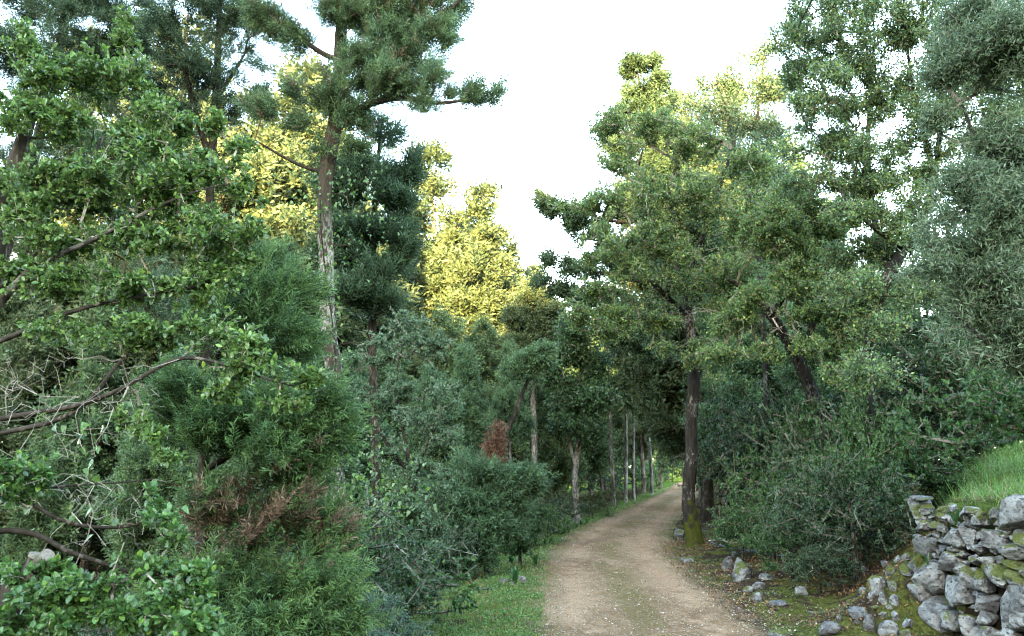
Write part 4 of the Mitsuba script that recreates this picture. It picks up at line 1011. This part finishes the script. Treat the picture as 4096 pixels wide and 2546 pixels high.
# the tall cypress right of the gap: low branches reach left over the sky, its top stands in the sun
b15 = on_ground(P(704, 468, 25)[0], 25)
plant_tree('spreading_cypress', 'tall cypress with sunlit top whose low dark branches reach left over the gap of sky', 'tree',
           [([b15 - [0, 0, .4], P(700, 400, 25), P(684, 300, 25), P(662, 200, 25), P(644, 110, 25), P(634, 52, 25)], [.2, .18, .15, .12, .07, .02]),
            ([P(664, 210, 25), P(620, 222, 24.6), P(580, 212, 24.3), P(545, 198, 24.2)], [.07, .055, .04, .012]),
            ([P(678, 275, 25), P(620, 278, 24.6), P(585, 268, 24.3), P(555, 260, 24.2)], [.07, .055, .04, .012]),
            ([P(686, 312, 25), P(620, 308, 24.6), P(575, 292, 24.3), P(540, 282, 24.2)], [.07, .055, .04, .012])],
           [C(545, 200, 24.2, 9, 7), C(560, 207, 24.2, 12, 10), C(578, 218, 24.3, 14, 12), C(600, 232, 24.4, 18, 14), C(585, 240, 24.3, 10, 8), C(556, 262, 24.2, 9, 6), C(572, 268, 24.3, 12, 7), C(590, 272, 24.4, 14, 10), C(541, 283, 24.2, 8, 4), C(556, 291, 24.3, 13, 6), C(575, 298, 24.3, 14, 8), C(592, 300, 24.4, 14, 10), C(620, 260, 24.6, 24, 20), C(620, 310, 24.6, 24, 18), C(625, 340, 24.6, 24, 14), C(655, 345, 24.8, 30, 20),
            C(634, 66, 25, 9, 14), C(645, 62, 25, 12, 7), C(640, 90, 25, 16, 14), C(660, 84, 25, 14, 9), C(636, 112, 25, 20, 14), C(662, 112, 25, 20, 14), C(648, 138, 25, 26, 16), C(625, 150, 24.8, 16, 14), C(670, 150, 25, 24, 18), C(655, 180, 25, 32, 22), C(680, 200, 25, 30, 24), C(640, 215, 24.8, 26, 20), C(690, 240, 25, 30, 24)],
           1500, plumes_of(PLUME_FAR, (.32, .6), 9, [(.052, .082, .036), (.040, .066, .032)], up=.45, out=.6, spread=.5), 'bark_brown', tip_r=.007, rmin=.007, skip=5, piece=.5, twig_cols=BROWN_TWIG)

BL = [('bush_a', 768, 14.0, 1.0, 1.25, 'bright green bush right of the roadside trunk'), ('bush_b', 808, 12.4, .95, 1.1, 'grey green bush in front of the bright green one'), ('bush_b', 848, 11.2, 1.15, 1.4, 'tall grey green bush left of the grassy bank'),
      ('bush_a', 738, 15.2, .7, .9, 'small bush close behind the roadside trunk'), ('bush_b', 738, 20, 1.4, 2.1, 'tall dark bush behind the roadside trunk'), ('bush_a', 800, 15.8, 1.5, 2.2, 'tall dark green bush under the leaning tree'),
      ('bush_b', 845, 14, 1.5, 2.1, 'dark bush between leaning tree and forked tree'), ('bush_a', 885, 13.0, 1.4, 1.4, 'dark green bush above the grassy bank'), ('bush_b', 945, 14.2, 1.4, 1.1, 'dark bush at the back of the grassy bank'), ('bush_a', 1000, 14.0, 1.5, 1.1, 'dark bush under the olive at the right edge'),
      ('bush_b', 812, 11.0, .6, .55, 'low grey bush drooping towards the mossy bank'), ('bush_a', 858, 12.2, 1.0, 2.1, 'tall loose bush hiding the foot of the forked tree'), ('bush_a', 786, 12.0, .7, .65, 'low bush above the white outcrop'), ('bush_b', 858, 11.6, .6, .65, 'small grey bush at the end of the stone wall'), ('bush_b', 764, 19, 1.8, 2.8, 'tall bush filling the shade behind the bright green one'),
      ('bush_b', 30, 6.4, .9, .8, 'dark shrub low at the left edge under the holm oak'), ('bush_b', 110, 6.9, .9, .8, 'dark shrub under the bare holm oak branches'), ('bush_b', 175, 7.4, .9, .9, 'dark shrub behind the foot of the young cypress'), ('bush_b', -30, 5.2, .8, .6, 'dark shrub cut off by the left edge'), ('bush_b', 75, 4.6, .6, .5, 'low dark shrub in the bottom left corner'), ('bush_b', 140, 5.0, .6, .5, 'low dark shrub at the bottom, second from the left corner'), ('bush_b', 10, 4.3, .6, .5, 'low dark shrub lowest in the bottom left corner'), ('bush_b', 110, 4.1, .5, .4, 'low dark shrub at the bottom edge under the holm oak sprouts'), ('bush_b', 260, 7.0, .9, .8, 'dark shrub right of the young cypress stem'), ('bush_a', 1060, 9.5, 1.5, 1.6, 'bush cut off by the right edge'),
      ('bush_c', 600, 35, 1.3, .8, 'yellow green bush left of the track by the trunk row'), ('bush_c', 592, 29.5, .8, .6, 'low yellowish bush right of the crooked trunk'), ('bush_b', 556, 25, 1.1, .9, 'grey bush left of the crooked trunk'), ('bush_b', 548, 21.5, .8, .75, 'grey bush by the flat slab of rock'),
      ('bush_a', 534, 18.8, .8, .8, 'dark bush above the rounded rock'), ('bush_a', 508, 19, .9, 1.0, 'dark bush behind the low cypress'), ('bush_b', 455, 18, 1.2, 1.4, 'dark bush deep left of the low cypress'), ('bush_c', 558, 32, 1.3, 1.1, 'yellowish bush deep behind the crooked trunk'),
      ('bush_b', 434, 13.0, .9, 1.0, 'dark bush right of the grey green tree'), ('bush_b', 415, 10.2, .6, .5, 'low shrub at the back of the left verge'), ('bush_a', 360, 9.2, 1.2, 1.2, 'bush at the foot of the ivy trunk'), ('bush_b', 330, 8.2, 1.3, 1.3, 'bush behind the young cypress'),
      ('bush_a', 636, 64, 1.8, 1.6, 'bush at the far end of the trunk row'), ('bush_a', 656, 88, 2.2, 2, 'sunlit green bush far down the track'), ('bush_a', 672, 112, 3, 3, 'sunlit green bush at the end of the track'), ('bush_a', 700, 110, 4, 4, 'sunlit bush beyond the bend'), ('bush_a', 648, 98, 3, 3, 'sunlit bush left of the far end of the track'),
      ('bush_a', 632, 105, 5, 6, 'sunlit bush deep left of the far end of the track'), ('bush_a', 668, 135, 7, 8, 'sunlit thicket closing the far end of the track'), ('bush_a', 640, 140, 8, 10, 'far sunlit thicket seen between the trunks of the row'), ('bush_a', 615, 120, 7, 8, 'far thicket left behind the row of trunks'), ('bush_a', 690, 150, 9, 12, 'high far thicket behind the end of the track'),
      ('bush_b', 930, 15, 2.2, 2.4, 'dark bush deep behind the grassy bank'), ('bush_b', 985, 14, 2.2, 2.4, 'dark bush deep behind the olive'), ('bush_b', 975, 18, 2.6, 1.7, 'dark thicket deep behind the grassy bank'), ('bush_b', 1015, 16, 2.2, 1.5, 'dark thicket at the right edge beyond the bank'), ('bush_b', 610, 56, 1.4, 1.4, 'shaded bush behind the trunk row'), ('bush_b', 560, 50, 3, 2.2, 'dark thicket deep behind the crooked trunk'), ('bush_b', 590, 60, 3.5, 2.6, 'dark thicket deep behind the yellow green bush'), ('bush_b', 520, 50, 3, 2.6, 'dark thicket deep behind the slender trunk'), ('bush_b', 480, 36, 3, 2.4, 'dark thicket deep behind the dead brown tree'), ('bush_b', 440, 30, 2.6, 2.2, 'dark thicket deep behind the grey green tree'), ('bush_b', 605, 75, 3.5, 3, 'dark thicket far behind the trunk row'), ('bush_b', 728, 27, 1.6, 2.2, 'bush hidden beyond the roadside trunk')]
for g, px, Y, w, h, lab in BL:
    key = numbered('bush')
    b = on_ground(P(px, 468, Y)[0], Y)
    instance(key, g, b, (w, w, h), zlib.crc32(key.encode()) % 360, lab, 'bush')


# ------------------------------------------------------------------ climbers, hose, strappy plants
def ivy(name, label, pts, n, spread, size=(.04, .07), stem=True):
    key = numbered(name)
    rng = rng_of(key)
    pts = np.array(pts)
    u = np.linspace(0, 1, len(pts))
    t = rng.random(n)
    c = np.stack([np.interp(t, u, pts[:, k]) for k in range(3)], 1)
    c = c + rng.normal(size=(n, 3)) * spread * (.4 + .8 * meshkit.noise(c * 2.2, 9))[:, None]
    d = nrm(rng.normal(size=(n, 3)) * .7 + [0, -.2, -.7])
    nn = nrm(rng.normal(size=(n, 3)) * .6 + [0, -.8, .5])
    s = rng.uniform(*size, n)
    v, f = scatter(*LEAF_HEART, c, d, nn, s)
    put(f'{key}__leaves', (v, f), 'leaf_glossy', color=np.repeat(jit([(.04, .085, .022), (.055, .11, .028), (.08, .14, .03)], n, rng), len(LEAF_HEART[0]), 0))
    tag(f'{key}__leaves', kind='stuff')
    st = pts + rng.normal(size=pts.shape) * .05
    if stem: put(f'{key}__stem', stem_mesh(st, np.full(len(st), .012), sides=6), 'bark_brown', smooth=True)
    tag(key, label, 'ivy')


ivy('ivy', 'ivy climbing the pale trunk of the tall cypress', [P(334, 520, 11.45), P(335, 440, 11.4), P(331, 350, 11.4), P(327, 260, 11.3), P(322, 200, 11.3)], 420, .17)
ivy('ivy', 'ivy hanging from the upper trunk and low crown of the tall cypress', [P(310, 215, 11.2), P(300, 180, 11.2), P(345, 195, 11.2), P(365, 180, 11.2), P(360, 260, 11.2)], 260, .3, stem=False)
ivy('ivy', 'ivy trailing over the grey green tree right of the tall cypress', [P(362, 420, 9.9), P(366, 480, 9.7), P(385, 500, 9.4), P(400, 545, 9.2), P(420, 470, 9.3)], 620, .26, stem=False)
ivy('ivy', 'few ivy leaves hanging among the bare holm oak twigs on the left', [P(120, 430, 3.7), P(60, 440, 3.6), P(130, 520, 3.4), P(85, 505, 3.4)], 36, .10, (.035, .05), stem=False)

pts = [(700, 531), (715, 541.7), (725, 548.0), (737, 550.6), (755, 553), (790, 557.5), (817, 555.5), (843, 549), (860, 545)]
hp = [G(*q) + [0, -.02, .03] for q in pts]
put('water_hose', stem_mesh(hp, np.full(len(hp), .013), sides=8, rough=0), 'hose_plastic', smooth=True)
tag('water_hose', 'thin dark blue hose lying under the bushes right of the roadside trunk', 'hose')


def strappy(px, py, hpx, n, label, pos=None):
    key = numbered('strap_plant')
    rng = rng_of(key)
    g = G(px, py) if pos is None else pos
    h = hpx * g[1] / FPX
    tag(key, label, 'plant', None)
    for k in range(n):
        a = rng.random() * 6.28
        lean = rng.uniform(.15, .9)
        L = 1.3 * h * rng.uniform(.8, 1.15) * (1 + .2 * lean)
        w = L * rng.uniform(.08, .12)
        t = np.linspace(0, 1, 7)
        out = lean * (t * .5 + .6 * t ** 2) * L * .8
        zz = L * (t - .38 * lean * t ** 2.2)
        c = np.stack([np.cos(a) * out, np.sin(a) * out, zz], 1)
        side = np.array([-math.sin(a), math.cos(a), 0])
        ww = w * np.array([.5, .8, 1, 1, .85, .55, .03])
        dip = np.array([math.cos(a), math.sin(a), 0]) * 0 + np.array([0, 0, 1.0])
        v = np.vstack([c + side * ww[:, None] + dip * ww[:, None] * .35, c, c - side * ww[:, None] + dip * ww[:, None] * .35])
        f = []
        for q in range(6):
            for b in (0, 7):
                f += [(b + q, b + q + 1, b + q + 8), (b + q, b + q + 8, b + q + 7)]
        col = jit([(.035, .085, .022), (.03, .07, .028)], 1, rng)
        put(numbered(f'{key}__leaf'), (v + g, np.array(f)), 'leaf_soft', color=np.repeat(col, len(v), 0), smooth=True)


for (u, v, h, n, lab) in [(1000, 800, 12, 5, 'strappy plant at the very edge of the track, left verge'), (785, 985, 13, 6, 'strappy plant in front of the grey lump of rock'), (745, 790, 9, 6, 'strappy plant spreading on the grass under the low cypress'),
                          (950, 715, 7, 4, 'small strappy plant above the track edge one'), (1085, 590, 7, 4, 'strappy plant below the rounded grey rock'), (1130, 585, 7, 3, 'lone strappy shoots right of the rounded grey rock'), (1275, 480, 9, 5, 'strappy plant right of the flat slab'),
                          (1330, 465, 8, 6, 'strappy plant below the pink daubed rock'), (1408, 425, 7, 6, 'strappy plant below the two small stones'), (1455, 390, 7, 6, 'strappy plant right of the two small stones'), (1520, 365, 6, 5, 'farthest strappy plant along the left edge'), (630, 1035, 6, 3, 'small strappy shoot left of the rocks')]:
    strappy(*R3(u, v), h, n, lab)
q, n3 = wall_point(*R1(1225, 470), -.02)
strappy(0, 0, 14, 3, 'two broad upright green leaves growing from the wall top', pos=q)
q, n3 = wall_point(*R1(965, 850), -.05)
strappy(0, 0, 10, 3, 'broad green leaves growing out of a wall joint', pos=q)


# ------------------------------------------------------------------ ground cover
def cover(key, label, cat, xy, kind, size, cols, lift, up, mat, upright=0.0, var=.25):
    rng = rng_of(key)
    n = len(xy)
    pos = np.stack([xy[:, 0], xy[:, 1], height(xy[:, 0], xy[:, 1]) + rng.uniform(lift[0], lift[1], n)], 1)
    d = nrm(nrm(rng.normal(size=(n, 3))) * (1 - upright) + np.array([0, 0, upright]))
    nn = nrm(nrm(rng.normal(size=(n, 3))) * (1 - up) + [0, 0, up])
    s = rng.uniform(size[0], size[1], n) if not isinstance(size[0], tuple) else np.stack([rng.uniform(*q, n) for q in size], 1)
    v, f = scatter(*kind, pos, d, nn, s)
    put(key, (v, f), mat, color=np.repeat(jit(cols, n, rng, var), len(kind[0]), 0))
    tag(key, label, cat, kind='stuff')


BLADE = (np.array([[0, .5, 0], [0, -.5, 0], [.55, .34, .04], [.55, -.34, .04], [1, 0, .16]]), np.array([[0, 1, 3], [0, 3, 2], [2, 3, 4]]))
gr = np.random.default_rng(404)


def strip(n, e0, e1, y0, y1, patch, thr, yp=1.0):
    y = y0 + (y1 - y0) * gr.random(n) ** yp
    e = gr.uniform(e0, e1, n)
    x = road_x(y) + e * np.sqrt(1 + road_dx(y) ** 2)
    m = meshkit.fbm(np.stack([x * patch, y * patch, 0 * x], 1), 3, 21) > thr + .12 * gr.normal(size=n)
    return np.stack([x, y], 1)[m]


cover('verge_weeds', 'low bright green weeds carpeting the left verge', 'weeds', np.vstack([strip(60000, -2.7, -1.15, 6.5, 14, 1.6, .55, 1.3), strip(14000, -2.2, -1.2, 14, 30, .8, .5)]), LEAF_RHOMB, (.018, .042), [(.070, .140, .026), (.095, .165, .034), (.055, .11, .03), (.11, .12, .035)], (.005, .05), .45, 'leaf_soft')
cover('verge_grass', 'sparse grass blades on the left verge', 'grass', np.vstack([strip(9000, -2.8, -1.1, 6.5, 16, 1.3, .46), strip(9000, -2.3, -1.2, 28, 75, 1.0, .4)]), BLADE, ((.05, .12), (.004, .007), (.05, .12)), [(.06, .13, .025), (.09, .14, .035), (.16, .14, .06)], (-.01, 0), .1, 'leaf_soft', .75)
cover('track_weeds', 'thin green growth along the edges of the track', 'weeds', np.vstack([strip(16000, -1.4, -.92, 6.5, 40, 1.9, .5, 1.6), strip(9000, .95, 1.6, 6.5, 40, 1.9, .5, 1.6), strip(9000, -.25, .2, 6.5, 40, 1.2, .56, 1.6)]), LEAF_RHOMB, (.012, .03), [(.09, .13, .025), (.12, .13, .03)], (.003, .02), .6, 'leaf_soft')
bankxy = np.stack([gr.uniform(2.6, 5.0, 34000), gr.uniform(7, 19, 34000)], 1)
m = (road_e(bankxy[:, 0], bankxy[:, 1]) > 1.25) & (meshkit.fbm(np.c_[bankxy * 1.7, 0 * bankxy[:, 0]], 3, 5) > .51)
cover('bank_moss', 'yellow green moss and small weeds on the right bank', 'moss', bankxy[m], LEAF_RHOMB, (.012, .032), [(.085, .095, .014), (.10, .10, .015), (.055, .10, .025), (.045, .085, .025)], (.003, .025), .6, 'leaf_soft')
litxy = np.vstack([np.stack([gr.uniform(2.4, 6.0, 30000), gr.uniform(7, 20, 30000)], 1), np.stack([gr.uniform(-3.0, .6, 15000), gr.uniform(6, 18, 15000)], 1)])
e_ = road_e(litxy[:, 0], litxy[:, 1])
m = ((e_ > 1.05) | (e_ < -1.45) | (gr.random(len(e_)) < .045)) & (meshkit.fbm(np.c_[litxy * 1.1, 0 * e_], 3, 15) > .40)
cover('leaf_litter', 'fallen brown leaves scattered on both banks', 'leaves', litxy[m], LEAF_RHOMB, (.025, .055), [(.17, .085, .035), (.11, .06, .03), (.23, .13, .05), (.08, .05, .03)], (.004, .016), .75, 'leaf_soft')
ter = np.stack([gr.uniform(3.6, 12, 60000), gr.uniform(5, 15, 60000)], 1)
dd = -((ter[:, 0] - WA[0]) * WN[0] + (ter[:, 1] - WA[1]) * WN[1])
tz = height(ter[:, 0], ter[:, 1])
m = (tz > 1.12) & (dd > .15) & (meshkit.fbm(np.c_[ter * .8, 0 * tz], 3, 33) > .36)
cover('bank_grass', 'soft green grass growing on top of the stone wall', 'grass', ter[m], BLADE, ((.12, .30), (.004, .008), (.12, .30)), [(.08, .17, .032), (.10, .20, .04), (.07, .14, .035), (.15, .16, .06)], (-.02, 0), .1, 'leaf_soft', .6)
m = (tz > 1.0) & (dd > .05) & (dd < .7) & (gr.random(len(dd)) < .5)
cover('dry_grass', 'dry straw coloured grass along the top edge of the wall', 'grass', ter[m], BLADE, ((.12, .26), (.003, .006), (.12, .26)), [(.22, .17, .09), (.17, .13, .07), (.12, .13, .05)], (-.02, 0), .1, 'leaf_soft', .25)

# gravel on the track
n = 24000
y = 6 + 34 * gr.random(n) ** 2.0
e = gr.normal(size=n) * .75
e = np.where(gr.random(n) < .45, np.sign(e) * gr.uniform(.85, 1.55, n), e)
e = np.where(gr.random(n) < .12, gr.uniform(1.0, 2.6, n), e)
e = np.where((y > 13) & (y < 26) & (gr.random(n) < .30), gr.uniform(-2.3, -1.2, n), e)
k = (e > -2.4) & (e < 2.6)
y, e = y[k], e[k]
x = road_x(y) + e
OCT = (np.array([[1, 0, 0], [-1, 0, 0], [0, .8, 0], [0, -.8, 0], [0, 0, .6], [0, 0, -.6]]), np.array([[0, 2, 4], [2, 1, 4], [1, 3, 4], [3, 0, 4], [2, 0, 5], [1, 2, 5], [3, 1, 5], [0, 3, 5]]))
pos = np.stack([x, y, height(x, y) + .014], 1)
sz = np.exp(gr.normal(size=len(x)) * .45) * .0065
d = nrm(gr.normal(size=(len(x), 3)) * [1, 1, .3]); nn = nrm(gr.normal(size=(len(x), 3)) * .4 + [0, 0, 1])
v, f = scatter(*OCT, pos, d, nn, np.clip(sz, .003, .02))
put('gravel', (v, f), 'pebble_stone', color=np.repeat(jit([(.18, .135, .095), (.24, .195, .15), (.11, .08, .055), (.32, .28, .24)], len(x), gr, .15), 6, 0))
tag('gravel', 'loose pale gravel strewn over the track', 'gravel', kind='stuff')
